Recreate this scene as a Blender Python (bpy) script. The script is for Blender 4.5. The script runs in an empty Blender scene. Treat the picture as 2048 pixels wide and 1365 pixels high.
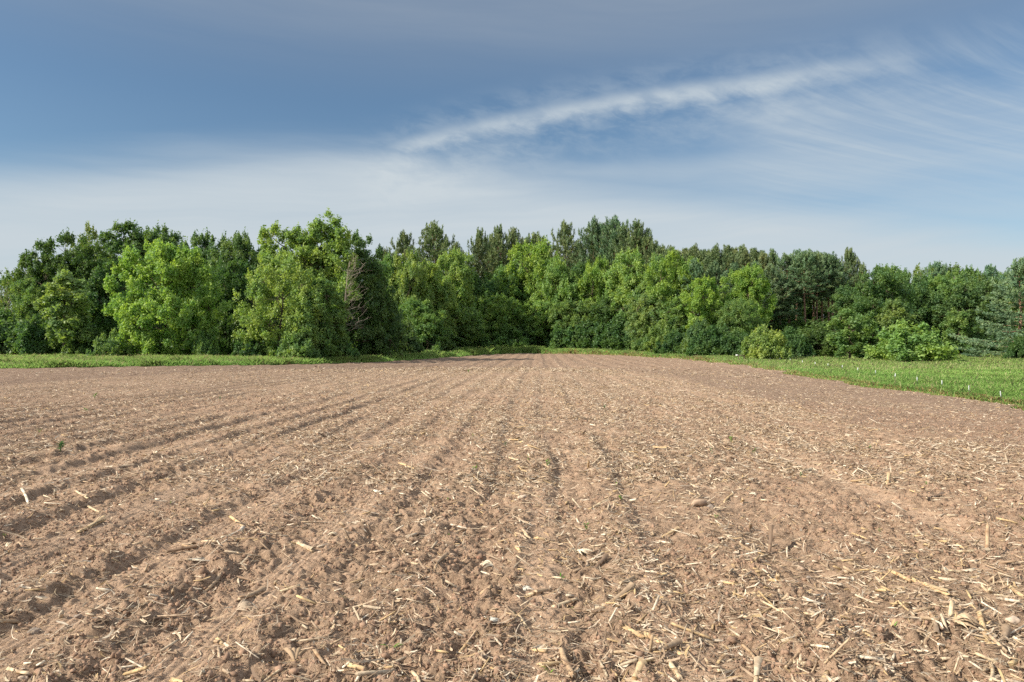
import bpy, math, random
import numpy as np
R = math.radians
PI = math.pi
rs = np.random.RandomState(7)
random.seed(7)
sc = bpy.context.scene
col = sc.collection

# ------------------------------------------------------------------ camera, sky, sun, exposure
CAM_H = 1.5
F = 1479.0            # focal length in pixels of the 2048 wide picture
CX, HY = 1024.0, 692.0
cd = bpy.data.cameras.new('camera'); cam = bpy.data.objects.new('camera', cd); col.objects.link(cam)
cd.sensor_width = 36.0; cd.lens = 36.0 * F / 2048.0
cd.clip_start = 0.05; cd.clip_end = 20000
cam.location = (0, 0, CAM_H)
cam.rotation_euler = (R(90) + math.atan((HY - 682.5) / F), 0, 0)
sc.camera = cam
sc.view_settings.view_transform = 'Standard'; sc.view_settings.look = 'None'
sc.view_settings.gamma = 1.0; sc.view_settings.use_curve_mapping = False
sc.view_settings.exposure = 0.77
cy = sc.cycles
cy.max_bounces = 6; cy.diffuse_bounces = 3; cy.glossy_bounces = 1; cy.transmission_bounces = 3; cy.transparent_max_bounces = 4
cy.use_adaptive_sampling = True; cy.adaptive_threshold = 0.02
cy.use_denoising = False

SUN_EL, SUN_LEFT = 34.0, 111.0      # degrees up; degrees to the left of the view direction
w = bpy.data.worlds.new('World'); sc.world = w; w.use_nodes = True
NT = w.node_tree; NT.nodes.clear()

class NB:
    """tiny expression helper over a node tree"""
    def __init__(s, nt): s.nt = nt
    def n(s, typ, **kw):
        nd = s.nt.nodes.new(typ)
        for k, v in kw.items(): setattr(nd, k, v)
        return nd
    def put(s, sock, v):
        if isinstance(v, bpy.types.NodeSocket): s.nt.links.new(v, sock)
        else: sock.default_value = v
    def m(s, op, a, b=None, c=None, clamp=False):
        nd = s.n('ShaderNodeMath', operation=op, use_clamp=clamp)
        s.put(nd.inputs[0], a)
        if b is not None: s.put(nd.inputs[1], b)
        if c is not None: s.put(nd.inputs[2], c)
        return nd.outputs[0]
    def ss(s, x, a, b):           # smoothstep a..b (a>b reverses)
        nd = s.n('ShaderNodeMapRange', interpolation_type='SMOOTHSTEP')
        s.put(nd.inputs[0], x)
        if a < b: nd.inputs[1].default_value, nd.inputs[2].default_value = a, b; nd.inputs[3].default_value, nd.inputs[4].default_value = 0, 1
        else: nd.inputs[1].default_value, nd.inputs[2].default_value = b, a; nd.inputs[3].default_value, nd.inputs[4].default_value = 1, 0
        return nd.outputs[0]
    def curve(s, x, pts, x0, x1, y0, y1):
        t = s.m('DIVIDE', s.m('SUBTRACT', x, x0), x1 - x0, clamp=True)
        nd = s.n('ShaderNodeFloatCurve'); s.put(nd.inputs['Value'], t)
        c = nd.mapping.curves[0]
        P = [((px - x0) / (x1 - x0), (py - y0) / (y1 - y0)) for px, py in pts]
        c.points[0].location = P[0]; c.points[1].location = P[-1]
        for p in P[1:-1]: c.points.new(*p)
        nd.mapping.update()
        return s.m('MULTIPLY_ADD', nd.outputs[0], y1 - y0, y0)
    def vec(s, x, y, z=0.0):
        nd = s.n('ShaderNodeCombineXYZ'); s.put(nd.inputs[0], x); s.put(nd.inputs[1], y); s.put(nd.inputs[2], z); return nd.outputs[0]
    def noise(s, v, scale=1.0, detail=4.0, rough=0.55, dist=0.0, out=0):
        nd = s.n('ShaderNodeTexNoise'); s.put(nd.inputs['Vector'], v); s.put(nd.inputs['Scale'], scale)
        nd.inputs['Detail'].default_value = detail; nd.inputs['Roughness'].default_value = rough; nd.inputs['Distortion'].default_value = dist
        return nd.outputs[out]
    def mix(s, f, a, b, blend='MIX'):
        nd = s.n('ShaderNodeMix', data_type='RGBA', blend_type=blend); s.put(nd.inputs[0], f)
        for k, v in ((6, a), (7, b)):
            s.put(nd.inputs[k], v if isinstance(v, bpy.types.NodeSocket) else (*v, 1.0))
        return nd.outputs[2]

N = NB(NT)
sky = N.n('ShaderNodeTexSky', sky_type='NISHITA', sun_disc=False, sun_elevation=R(SUN_EL), sun_rotation=R(-SUN_LEFT),
          altitude=250.0, air_density=1.0, dust_density=0.8, ozone_density=2.0)
tc = N.n('ShaderNodeTexCoord'); sep = N.n('ShaderNodeSeparateXYZ'); NT.links.new(tc.outputs['Generated'], sep.inputs[0])
X, Y, Z = sep.outputs
hyp = N.m('MAXIMUM', N.m('SQRT', N.m('ADD', N.m('MULTIPLY', X, X), N.m('MULTIPLY', Y, Y))), 0.02)
AZ = N.m('ARCTAN2', X, Y)                 # compass direction, 0 = +Y
EL = N.m('DIVIDE', Z, hyp)                # tangent of the height above the horizon
def sk(px, py):                            # a direction read off the photograph
    a = math.atan((px - CX) / F); return a, (HY - py) / F * math.cos(a)
def line(pts): return N.curve(AZ, [sk(*p) for p in pts], -0.75, 0.75, 0.0, 0.6)
# wind-drawn cirrus: noise stretched along the bands
warp = N.noise(N.vec(N.m('MULTIPLY', AZ, 2.0), N.m('MULTIPLY', EL, 5.0), 3.1), 1.6, 3)
def stretched(ka, ke, seed, sl=0.0, detail=6.0, rough=0.6, wa=0.05):
    e2 = N.m('MULTIPLY_ADD', AZ, sl, EL)
    e3 = N.m('MULTIPLY_ADD', warp, wa, e2)
    return N.noise(N.vec(N.m('MULTIPLY', AZ, ka), N.m('MULTIPLY', e3, ke), seed), 1.0, detail, rough)
bands = stretched(1.3, 14.0, 11.0, 0.05)
bands2 = stretched(2.2, 34.0, 4.0, -0.08)
# dense pale veil low over the wood
V = line([(-100, 350), (250, 335), (500, 312), (780, 302), (900, 322), (1050, 345), (1250, 362), (1500, 385), (1800, 418), (2150, 455)])
dv = N.m('ADD', N.m('SUBTRACT', V, EL), N.m('MULTIPLY_ADD', bands, 0.05, -0.025))
veil = N.m('MULTIPLY', N.ss(dv, -0.03, 0.05), N.m('MULTIPLY_ADD', bands2, 0.50, 0.66))
veil = N.m('MAXIMUM', veil, N.m('MULTIPLY', N.ss(EL, 0.20, 0.06), 0.72))
# thinner veil above it on the left and below the streak on the right
V2 = line([(-100, 285), (180, 268), (380, 246), (700, 240), (860, 262), (1000, 262), (1200, 262), (1350, 205), (1600, 160), (2150, 120)])
dv2 = N.m('ADD', N.m('SUBTRACT', V2, EL), N.m('MULTIPLY_ADD', bands2, 0.04, -0.02))
thin = N.m('MULTIPLY', N.ss(dv2, -0.004, 0.06), N.m('MULTIPLY_ADD', bands, 0.9, -0.10, clamp=True))
rightish = N.ss(AZ, 0.05, 0.3)
hole = N.m('MULTIPLY', N.ss(AZ, 0.0, 0.12), N.m('MULTIPLY', N.ss(AZ, 0.36, 0.22), N.m('MULTIPLY', N.ss(EL, 0.23, 0.26), N.ss(EL, 0.335, 0.30))))
thin = N.m('MULTIPLY', thin, N.m('SUBTRACT', 1.0, N.m('MULTIPLY', hole, 0.75)))
# the long bright streak, sharp above and feathered below
S = line([(-100, 360), (560, 335), (760, 298), (850, 276), (1000, 240), (1100, 220), (1300, 186), (1500, 160), (1720, 122), (2150, 60)])
feather = N.noise(N.vec(N.m('MULTIPLY_ADD', EL, -16.0, N.m('MULTIPLY', AZ, 26.0)), N.m('MULTIPLY_ADD', AZ, 16.0, N.m('MULTIPLY', EL, 60.0)), 1.7), 0.7, 7, 0.62, 0.25)
dS = N.m('ADD', N.m('SUBTRACT', EL, S), N.m('MULTIPLY_ADD', feather, 0.018, -0.009))
up = N.ss(dS, 0.014, -0.006); dn = N.ss(dS, -0.032, -0.006)
along = N.m('MULTIPLY', N.ss(AZ, -0.24, -0.12), N.ss(AZ, 0.62, 0.24))
streak = N.m('MULTIPLY', N.m('MULTIPLY', N.m('MULTIPLY', up, dn), along), N.m('MULTIPLY_ADD', feather, .45, 0.42))
halo = N.m('MULTIPLY', N.m('MULTIPLY', N.ss(dS, 0.06, 0.0), N.ss(dS, -0.11, -0.02)), N.m('MULTIPLY', N.m('MULTIPLY', along, 0.32), N.ss(feather, .3, .75)))
# hooked filaments fanning down to the right
q = N.m('SUBTRACT', EL, S)
fx = N.m('ADD', AZ, N.m('ADD', N.m('MULTIPLY', q, 1.1), N.m('MULTIPLY', N.m('MULTIPLY', q, q), -7.0)))
fil = N.noise(N.vec(N.m('MULTIPLY_ADD', warp, 0.5, N.m('MULTIPLY', fx, 26.0)), N.m('MULTIPLY', q, 9.0), 8.0), 1.0, 6, 0.62, 0.35)
fan = N.m('MULTIPLY', N.m('MULTIPLY', N.ss(AZ, 0.24, 0.38), N.m('MULTIPLY', N.ss(q, 0.05, -0.02), N.ss(q, -0.24, -0.08))), N.m('MULTIPLY_ADD', N.ss(fil, 0.36, 0.74), .85, .15))
# grey high haze toward the top
top = N.m('MULTIPLY', N.ss(EL, 0.31, 0.47), N.m('MULTIPLY_ADD', bands, 0.7, 0.22))
cloudA = N.m('MAXIMUM', veil, N.m('MULTIPLY', thin, 0.9))
cloudA = N.m('MAXIMUM', cloudA, N.m('MULTIPLY', streak, 0.74))
cloudA = N.m('ADD', cloudA, N.m('ADD', halo, N.m('MULTIPLY', fan, 0.28)), clamp=True)
blue = N.mix(1.0, sky.outputs[0], (0.80, 0.91, 0.93), 'MULTIPLY')
colr = N.mix(top, blue, (2.78, 3.34, 4.10))
colr = N.mix(cloudA, colr, (5.1, 5.7, 6.1))
# bright cloud added overhead and all round outside the view to lift ambient light
fill_sheet = N.m('MAXIMUM', N.ss(N.m('ABSOLUTE', AZ), 0.95, 1.5), N.ss(EL, 0.62, 1.3))
colr = N.mix(N.m('MULTIPLY', fill_sheet, N.m('MULTIPLY_ADD', bands, 0.5, 0.5)), colr, (8.2, 8.6, 9.0))
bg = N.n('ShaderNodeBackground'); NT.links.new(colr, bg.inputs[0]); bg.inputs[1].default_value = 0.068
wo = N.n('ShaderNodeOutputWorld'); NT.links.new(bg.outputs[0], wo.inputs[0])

sd = bpy.data.lights.new('sun', 'SUN'); sd.energy = 5.0; sd.angle = R(0.6); sd.color = (1.0, 0.90, 0.74)
sun = bpy.data.objects.new('sun', sd); col.objects.link(sun)
sun.rotation_euler = (R(90 - SUN_EL), 0, R(180 + SUN_LEFT) + PI)
# sun must shine from direction (-sin L cos E, cos L cos E, sin E)
from mathutils import Vector, Matrix
sdir = Vector((-math.sin(R(SUN_LEFT)) * math.cos(R(SUN_EL)), math.cos(R(SUN_LEFT)) * math.cos(R(SUN_EL)), math.sin(R(SUN_EL))))
sun.rotation_euler = sdir.to_track_quat('Z', 'Y').to_euler()
sun.location = sdir * 200

# ------------------------------------------------------------------ helpers
def tag(o, label=None, cat=None, group=None, kind=None):
    if label: o['label'] = label
    if cat: o['category'] = cat
    if group: o['group'] = group
    if kind: o['kind'] = kind
    return o
def link(name, me, parent=None, mats=()):
    o = bpy.data.objects.new(name, me); col.objects.link(o)
    if parent is not None: o.parent = parent
    for m_ in mats: me.materials.append(m_)
    return o
def empty(name, loc, rz=0.0):
    o = bpy.data.objects.new(name, None); col.objects.link(o); o.location = loc; o.rotation_euler = (0, 0, rz)
    o.empty_display_size = 0.3
    return o
def npmesh(name, V, Fc, smooth=False, attrs=None):
    """V (n,3); Fc (m,k) faces or list of such arrays; attrs name -> (n,) float or (n,4) colour"""
    if not isinstance(Fc, (list, tuple)): Fc = [Fc]
    Fc = [f for f in Fc if len(f)]
    V = np.asarray(V, dtype=np.float32)
    me = bpy.data.meshes.new(name)
    me.vertices.add(len(V)); me.vertices.foreach_set('co', V.ravel())
    loops = np.concatenate([f.ravel() for f in Fc]).astype(np.int32)
    tot = np.concatenate([np.full(len(f), f.shape[1]) for f in Fc]).astype(np.int32)
    st = np.concatenate([[0], np.cumsum(tot)[:-1]]).astype(np.int32)
    me.loops.add(len(loops)); me.loops.foreach_set('vertex_index', loops)
    me.polygons.add(len(tot)); me.polygons.foreach_set('loop_start', st); me.polygons.foreach_set('loop_total', tot)
    if smooth: me.polygons.foreach_set('use_smooth', np.ones(len(tot), dtype=bool))
    for k, a in (attrs or {}).items():
        a = np.asarray(a, dtype=np.float32)
        if a.ndim == 1:
            at = me.attributes.new(k, 'FLOAT', 'POINT'); at.data.foreach_set('value', a)
        else:
            if a.shape[1] == 3: a = np.hstack([a, np.ones((len(a), 1), np.float32)])
            at = me.attributes.new(k, 'FLOAT_COLOR', 'POINT'); at.data.foreach_set('color', a.ravel())
    me.update(calc_edges=True); me.validate()
    return me
def unit(a): return a / np.maximum(np.linalg.norm(a, axis=-1, keepdims=True), 1e-9)

TAB = np.random.RandomState(99).rand(256, 256).astype(np.float32)
def vn(x, y, s=0):
    x = x + s * 17.31; y = y - s * 9.77
    xi = np.floor(x).astype(np.int64); yi = np.floor(y).astype(np.int64)
    fx = (x - xi); fy = (y - yi)
    fx = fx * fx * (3 - 2 * fx); fy = fy * fy * (3 - 2 * fy)
    x0 = xi & 255; y0 = yi & 255; x1 = (xi + 1) & 255; y1 = (yi + 1) & 255
    return (TAB[x0, y0] * (1 - fx) + TAB[x1, y0] * fx) * (1 - fy) + (TAB[x0, y1] * (1 - fx) + TAB[x1, y1] * fx) * fy
def rot(x, y, a): c, s = math.cos(a), math.sin(a); return x * c - y * s, x * s + y * c

# ------------------------------------------------------------------ terrain
# heights of the land, by bearing (as x/y) and distance: a low knoll under the camera, a dip, a rise to the wood
TD = np.array([0, 6, 9, 12, 17, 25, 35, 48, 60, 75, 100, 140, 180, 300.])
TP = {  # bearing column : heights
 -900: [0, 0, 0, 0, 0, -.05, -.15, -.30, -.45, -.42, -.15, .0, .1, .4],
    0: [0, 0, 0, 0, 0, 0, -.12, -.28, -.45, -.40, -.12, .0, .1, .4],
  512: [0, 0, 0, 0, 0, .02, .03, .0, -.30, -.40, -.05, .05, .1, .4],
  820: [0, 0, 0, 0, 0, .03, .06, .10, -.35, -.56, -.35, .10, .95, 1.4],
 1080: [0, 0, 0, 0, 0, .03, .08, .12, -.36, -.60, -.50, -.11, .95, 1.4],
 1250: [0, 0, 0, 0, 0, .02, .06, -.08, -.38, -.42, -.26, .2, .8, 1.3],
 1450: [0, 0, 0, 0, .02, -.02, -.12, -.22, -.28, -.32, -.18, .0, .1, .4],
 1700: [0, 0, .01, 0, -.12, -.33, -.48, -.56, -.53, -.45, -.25, .05, .15, .4],
 2048: [0, 0, 0, -.10, -.38, -.72, -.68, -.58, -.53, -.45, -.25, .1, .2, .4],
 2900: [0, 0, -.05, -.25, -.5, -.75, -.68, -.58, -.53, -.45, -.25, .1, .2, .4]}
ta = np.array([(p - CX) / F for p in TP]); tz = np.array([TP[p] for p in TP])
GA = np.linspace(ta[0], ta[-1], 160); GD = np.exp(np.linspace(math.log(2), math.log(300), 240))
G1 = np.array([np.interp(GD, TD, r) for r in tz])
G2 = np.array([np.interp(GA, ta, G1[:, j]) for j in range(len(GD))]).T
def blur(a, n, ax):
    k = np.hanning(n + 2)[1:-1]; k /= k.sum(); p = n // 2
    pad = [(0, 0), (0, 0)]; pad[ax] = (p, n - 1 - p)
    return np.apply_along_axis(lambda v: np.convolve(v, k, 'valid'), ax, np.pad(a, pad, 'edge'))
G2 = blur(blur(G2, 23, 0), 15, 1)
def land(x, y):
    x = np.asarray(x, float); y = np.asarray(y, float)
    D = np.maximum(y, 2.0)
    a = np.clip(x / D, GA[0], GA[-1] - 1e-6); d = np.clip(D, 2.0, 299.9)
    i = (a - GA[0]) / (GA[1] - GA[0]); j = (np.log(d) - math.log(2)) / (math.log(150) / 239)
    i0 = np.minimum(i.astype(int), 158); j0 = np.minimum(j.astype(int), 238); i = i - i0; j = j - j0
    return (G2[i0, j0] * (1 - i) + G2[i0 + 1, j0] * i) * (1 - j) + (G2[i0, j0 + 1] * (1 - i) + G2[i0 + 1, j0 + 1] * i) * j
def landf(x, y): return float(land(np.array([x]), np.array([y]))[0])
FIELD = [(-160, 62), (-80, 61), (-41.5, 60), (-24, 71), (-15.7, 86), (-9.6, 112), (-4, 134), (2, 141), (11.5, 136), (18.3, 120), (22.6, 97),
         (22, 77), (20.2, 56), (17.6, 42), (16.9, 31), (17.3, 25), (18.6, 14), (20, 0), (23, -60), (-160, -60)]
def inside(x, y):
    x = np.asarray(x); y = np.asarray(y)
    jx = (vn(x * .35, y * .35, 3) - .5) * 1.6 + (vn(x * 1.6, y * 1.6, 4) - .5) * .55
    x = x + jx; y = y + (vn(x * .2, y * .2, 8) - .5) * 3.0 * np.clip(y / 60, 0, 1)
    r = np.zeros(x.shape, bool); n = len(FIELD)
    for k in range(n):
        x0, y0 = FIELD[k]; x1, y1 = FIELD[(k + 1) % n]
        if y0 == y1: continue
        c = ((y0 > y) != (y1 > y)) & (x < (x1 - x0) * (y - y0) / (y1 - y0) + x0)
        r ^= c
    return r
HEAD = R(1.9)             # the rows run a touch to the right of the view
ROW = 0.76
def rowuv(x, y):
    return x * math.cos(HEAD) - y * math.sin(HEAD), x * math.sin(HEAD) + y * math.cos(HEAD)
def lod(wl, r): return np.clip(wl / (0.010 * r) - 0.25, 0, 1)
TRACKS = [(-2.66, .22, 1), (-1.66, .16, 1), (.02, .13, 2), (.66, .17, 2), (-5.3, .2, 1), (3.4, .2, 2), (5.1, .2, 2), (-7.9, .2, 1), (-3.75, .13, 1)]
def soil_parts(x, y):
    """(height of the tilled soil over the land, how packed it is 0..1)"""
    r = np.hypot(x, y); u, v = rowuv(x, y)
    wob = (vn(u * .5, v * .22, 21) - .5) * .22 + (vn(u * 1.2, v * 1.0, 22) - .5) * .10
    uu = u + wob
    ph = np.mod(uu / ROW + .68, 1.0)
    bank = np.where(ph < .72, ph / .72, 1 - (ph - .72) / .28)          # slow rise, quick drop away from the sun
    bank = bank * bank * (3 - 2 * bank)
    rid = np.floor(uu / ROW + .68)
    amp = (.040 + .034 * np.clip((-u - .6) / 1.2, 0, 1) * np.interp(v, [0, 6, 12, 25], [1.1, .9, .35, .15])) * (.30 + 1.4 * vn(u * .6, v * .35, 31)) * (.50 + .75 * np.abs(np.sin(rid * 12.9898 + 1.3)))
    amp = amp * (1 - .22 * np.clip(-u / 3, 0, 1) * np.clip((v - 9) / 8, 0, 1))
    h = (bank - .5) * amp * np.clip(.95 - u * .03, .7, 1.15)
    # fine harrow scratches between the ridges, broken up along their length
    hw = uu + (vn(u * 2.0, v * .6, 23) - .5) * .12
    h = h + .016 * (np.abs(np.sin(PI * hw / .19)) - .6) * np.clip(vn(u * 1.5, v * .7, 24) * 2.2 - .5, 0, 1) * np.clip(.19 / (.004 * r) - 1, 0, 1)
    # long swells across several rows
    h = h + (vn(u * .22, v * .03, 41) - .5) * .06
    pk = np.zeros_like(x)
    for cu, hw, kind in TRACKS:
        d = np.abs(u + (vn(v * .12 + 0 * u, v * 0 + cu, 5) - .5) * .25 - cu) / hw
        t = np.clip(1.35 - d, 0, 1); t = t * t * (3 - 2 * t)
        t = t * np.clip(vn(u * .8 + cu, v * .5, 51) * 2.8 - .45 + (.25 if kind == 2 and abs(cu) < 1 else (.45 if -3 < cu < -1 else 0)), 0, 1) * np.interp(v, [0, 7, 14, 60], [1, .9, .45, .25])
        if kind == 1: g = .013 * np.abs(np.sin(PI * (uu - wob * .8) / .052))
        else: g = .011 * np.clip(np.sin(2 * PI * (v + np.abs(u - cu) * .8) / .13) + .2, 0, 1)
        h = h * (1 - .6 * t) + t * (-.030 + g * lod(.10, r))
        pk = np.maximum(pk, t)
    rough = 1 - .72 * pk
    rough = rough * (.45 + 1.1 * vn(x * 1.1, y * 1.1, 61))
    for wl, a, s in ((.55, .028, 1), (.27, .034, 2), (.13, .044, 3), (.07, .040, 4), (.036, .026, 5), (.019, .010, 6)):
        xr, yr = rot(x, y, s * .9)
        n = vn(xr / wl, yr / wl, s)
        if s >= 2: n = 1 - np.abs(2 * n - 1) ** 1.0 if s % 2 else np.abs(2 * n - 1) ** .75      # lumps and cracks
        h = h + (n - .5) * a * rough * lod(wl, r)
    # far rows beyond the dip: broad even drill marks
    far = np.clip((y - 52) / 12, 0, 1)
    h = h + far * .05 * np.sin(2 * PI * u / 1.9) * (1 + .0 * v)
    return h, pk
def soil(x, y): return soil_parts(x, y)[0]
def gh(x, y):
    x = np.atleast_1d(np.asarray(x, float)); y = np.atleast_1d(np.asarray(y, float))
    return land(x, y) + soil(x, y)
def ghf(x, y): return float(gh(x, y)[0])
def at(px, py):
    """ground point seen at a pixel of the photograph"""
    D = CAM_H * F / (py - HY)
    for _ in range(12):
        x = (px - CX) / F * D
        D = .5 * D + .5 * (CAM_H - landf(x, D)) * F / (py - HY)
    return (px - CX) / F * D, D

# ------------------------------------------------------------------ materials
def newmat(name):
    m_ = bpy.data.materials.new(name); m_.use_nodes = True; m_.node_tree.nodes.clear()
    return m_, NB(m_.node_tree)
def finish(b, shader):
    o = b.n('ShaderNodeOutputMaterial'); b.nt.links.new(shader, o.inputs[0])
def principled(b, color, rough=.8, normal=None, spec=.25, **kw):
    p = b.n('ShaderNodeBsdfPrincipled'); b.put(p.inputs['Base Color'], color if isinstance(color, bpy.types.NodeSocket) else (*color, 1))
    b.put(p.inputs['Roughness'], rough); p.inputs['Specular IOR Level'].default_value = spec
    if normal is not None: b.nt.links.new(normal, p.inputs['Normal'])
    return p.outputs[0]
def attr(b, name, out='Fac'):
    a = b.n('ShaderNodeAttribute', attribute_name=name); return a.outputs[out]
def bump(b, h, strength, dist, normal=None):
    n_ = b.n('ShaderNodeBump'); n_.inputs['Strength'].default_value = strength; n_.inputs['Distance'].default_value = dist
    b.nt.links.new(h, n_.inputs['Height'])
    if normal is not None: b.nt.links.new(normal, n_.inputs['Normal'])
    return n_.outputs[0]

def soil_material():
    m_, b = newmat('tilled_soil')
    g = b.n('ShaderNodeNewGeometry').outputs['Position']
    n1 = b.noise(g, .35, 4, .55); n2 = b.noise(g, 3.0, 6, .62); n3 = b.noise(g, 45.0, 5, .65); n4 = b.noise(g, 9.0, 4, .6)
    c = b.mix(b.ss(n1, .35, .65), (.218, .151, .106), (.272, .189, .132))
    c = b.mix(b.ss(n2, .38, .68), c, (.345, .240, .172))
    c = b.mix(b.m('MULTIPLY', b.ss(n4, .46, .66), .72), c, (.120, .082, .058))
    pk = attr(b, 'packed')
    c = b.mix(b.m('MULTIPLY', pk, .60), c, (.470, .330, .235))
    c = b.mix(b.m('MULTIPLY', b.ss(n3, .40, .68), .50), c, (.46, .335, .24))
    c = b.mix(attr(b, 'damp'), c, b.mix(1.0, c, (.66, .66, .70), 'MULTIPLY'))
    # straw dust and crumbs worked into the surface
    vo = b.n('ShaderNodeTexVoronoi'); vo.inputs['Scale'].default_value = 70.0; vo.inputs['Randomness'].default_value = 1.0
    mp = b.n('ShaderNodeMapping'); b.nt.links.new(g, mp.inputs[0]); mp.inputs[3].default_value = (1, .35, 1)
    b.nt.links.new(mp.outputs[0], vo.inputs['Vector'])
    fleck = b.m('MULTIPLY', b.ss(vo.outputs['Distance'], .26, .12), b.ss(b.noise(g, 1.7, 3), .42, .62))
    c = b.mix(b.m('MULTIPLY', fleck, .45), c, (.50, .38, .25))
    nr = bump(b, b.noise(g, 60.0, 6, .7), 1.0, .02)
    nr = bump(b, b.noise(g, 14.0, 5, .65), .6, .03, nr)
    finish(b, principled(b, c, .95, nr, .1)); return m_
def meadow_material():
    m_, b = newmat('meadow_ground')
    g = b.n('ShaderNodeNewGeometry').outputs['Position']
    n1 = b.noise(g, .25, 4, .55); n2 = b.noise(g, 4.0, 5, .6)
    c = b.mix(b.ss(n1, .35, .65), (.150, .300, .070), (.210, .360, .090))
    c = b.mix(b.ss(n2, .45, .7), c, (.120, .220, .060))
    finish(b, principled(b, c, .95, bump(b, n2, .6, .08), .1)); return m_
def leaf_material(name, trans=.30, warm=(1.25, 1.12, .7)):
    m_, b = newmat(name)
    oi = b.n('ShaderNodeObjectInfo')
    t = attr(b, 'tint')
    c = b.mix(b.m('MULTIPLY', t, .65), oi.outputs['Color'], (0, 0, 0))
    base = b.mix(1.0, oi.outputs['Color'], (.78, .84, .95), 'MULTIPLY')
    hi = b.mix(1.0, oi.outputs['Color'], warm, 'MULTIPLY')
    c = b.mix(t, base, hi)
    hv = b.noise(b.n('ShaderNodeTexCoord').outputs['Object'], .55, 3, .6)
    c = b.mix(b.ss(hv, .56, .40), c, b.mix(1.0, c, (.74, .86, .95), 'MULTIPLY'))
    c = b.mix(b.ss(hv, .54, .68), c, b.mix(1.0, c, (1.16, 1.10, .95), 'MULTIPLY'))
    p = b.n('ShaderNodeBsdfPrincipled'); b.nt.links.new(c, p.inputs['Base Color']); p.inputs['Roughness'].default_value = .55
    p.inputs['Specular IOR Level'].default_value = .35
    tr = b.n('ShaderNodeBsdfTranslucent'); b.nt.links.new(b.mix(1.0, c, (1.25, 1.25, .55), 'MULTIPLY'), tr.inputs[0])
    mx = b.n('ShaderNodeMixShader'); mx.inputs[0].default_value = trans
    b.nt.links.new(p.outputs[0], mx.inputs[1]); b.nt.links.new(tr.outputs[0], mx.inputs[2])
    finish(b, mx.outputs[0]); return m_
def color_attr_material(name, rough=.8, trans=0.0, bumpy=None):
    m_, b = newmat(name)
    c = attr(b, 'col', 'Color'); nr = None
    g = b.n('ShaderNodeTexCoord').outputs['Object']
    if bumpy:
        nz = b.noise(g, bumpy, 4, .6); nr = bump(b, nz, .5, .003)
        c = b.mix(b.m('MULTIPLY', b.ss(nz, .38, .66), .60), c, (.20, .138, .095))       # caked with soil
    s = principled(b, c, rough, nr, .2)
    if trans > 0:
        tr = b.n('ShaderNodeBsdfTranslucent'); b.nt.links.new(c, tr.inputs[0])
        mx = b.n('ShaderNodeMixShader'); mx.inputs[0].default_value = trans
        b.nt.links.new(s, mx.inputs[1]); b.nt.links.new(tr.outputs[0], mx.inputs[2]); s = mx.outputs[0]
    finish(b, s); return m_
def bark_material(name, c0, c1):
    m_, b = newmat(name)
    g = b.n('ShaderNodeTexCoord').outputs['Object']
    mp = b.n('ShaderNodeMapping'); b.nt.links.new(g, mp.inputs[0]); mp.inputs[3].default_value = (1, 1, .25)
    nz = b.noise(mp.outputs[0], 6.0, 5, .6)
    finish(b, principled(b, b.mix(b.ss(nz, .35, .65), c0, c1), .9, bump(b, nz, .6, .05), .1)); return m_
def stone_material():
    m_, b = newmat('field_stone')
    oi = b.n('ShaderNodeObjectInfo'); g = b.n('ShaderNodeTexCoord').outputs['Object']
    nz = b.noise(g, 30.0, 5, .6)
    c = b.mix(b.m('MULTIPLY', b.ss(nz, .35, .7), .5), oi.outputs['Color'], (.22, .16, .12))
    finish(b, principled(b, c, .85, bump(b, nz, .4, .004), .2)); return m_
M_SOIL = soil_material(); M_MEADOW = meadow_material()
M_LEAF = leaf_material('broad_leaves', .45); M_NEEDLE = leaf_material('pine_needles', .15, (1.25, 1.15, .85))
M_GRASS = color_attr_material('grass_blades', .6, .35)
M_STRAW = color_attr_material('straw', .7, .12, 22.0); M_STALK = color_attr_material('corn_stalk_skin', .6, 0, 40.0)
M_CLOD = color_attr_material('soil_clod', .95); M_WEED = color_attr_material('weed_leaf', .5, .3)
M_BARK = bark_material('grey_bark', (.075, .058, .045), (.14, .11, .085))
M_PBARK = bark_material('pine_bark', (.17, .095, .065), (.30, .19, .14))
M_BIRCH = bark_material('pale_bark', (.30, .26, .21), (.48, .43, .36))
M_DEAD = bark_material('dead_wood', (.24, .20, .17), (.36, .31, .27))
M_STONE = stone_material()

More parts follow.
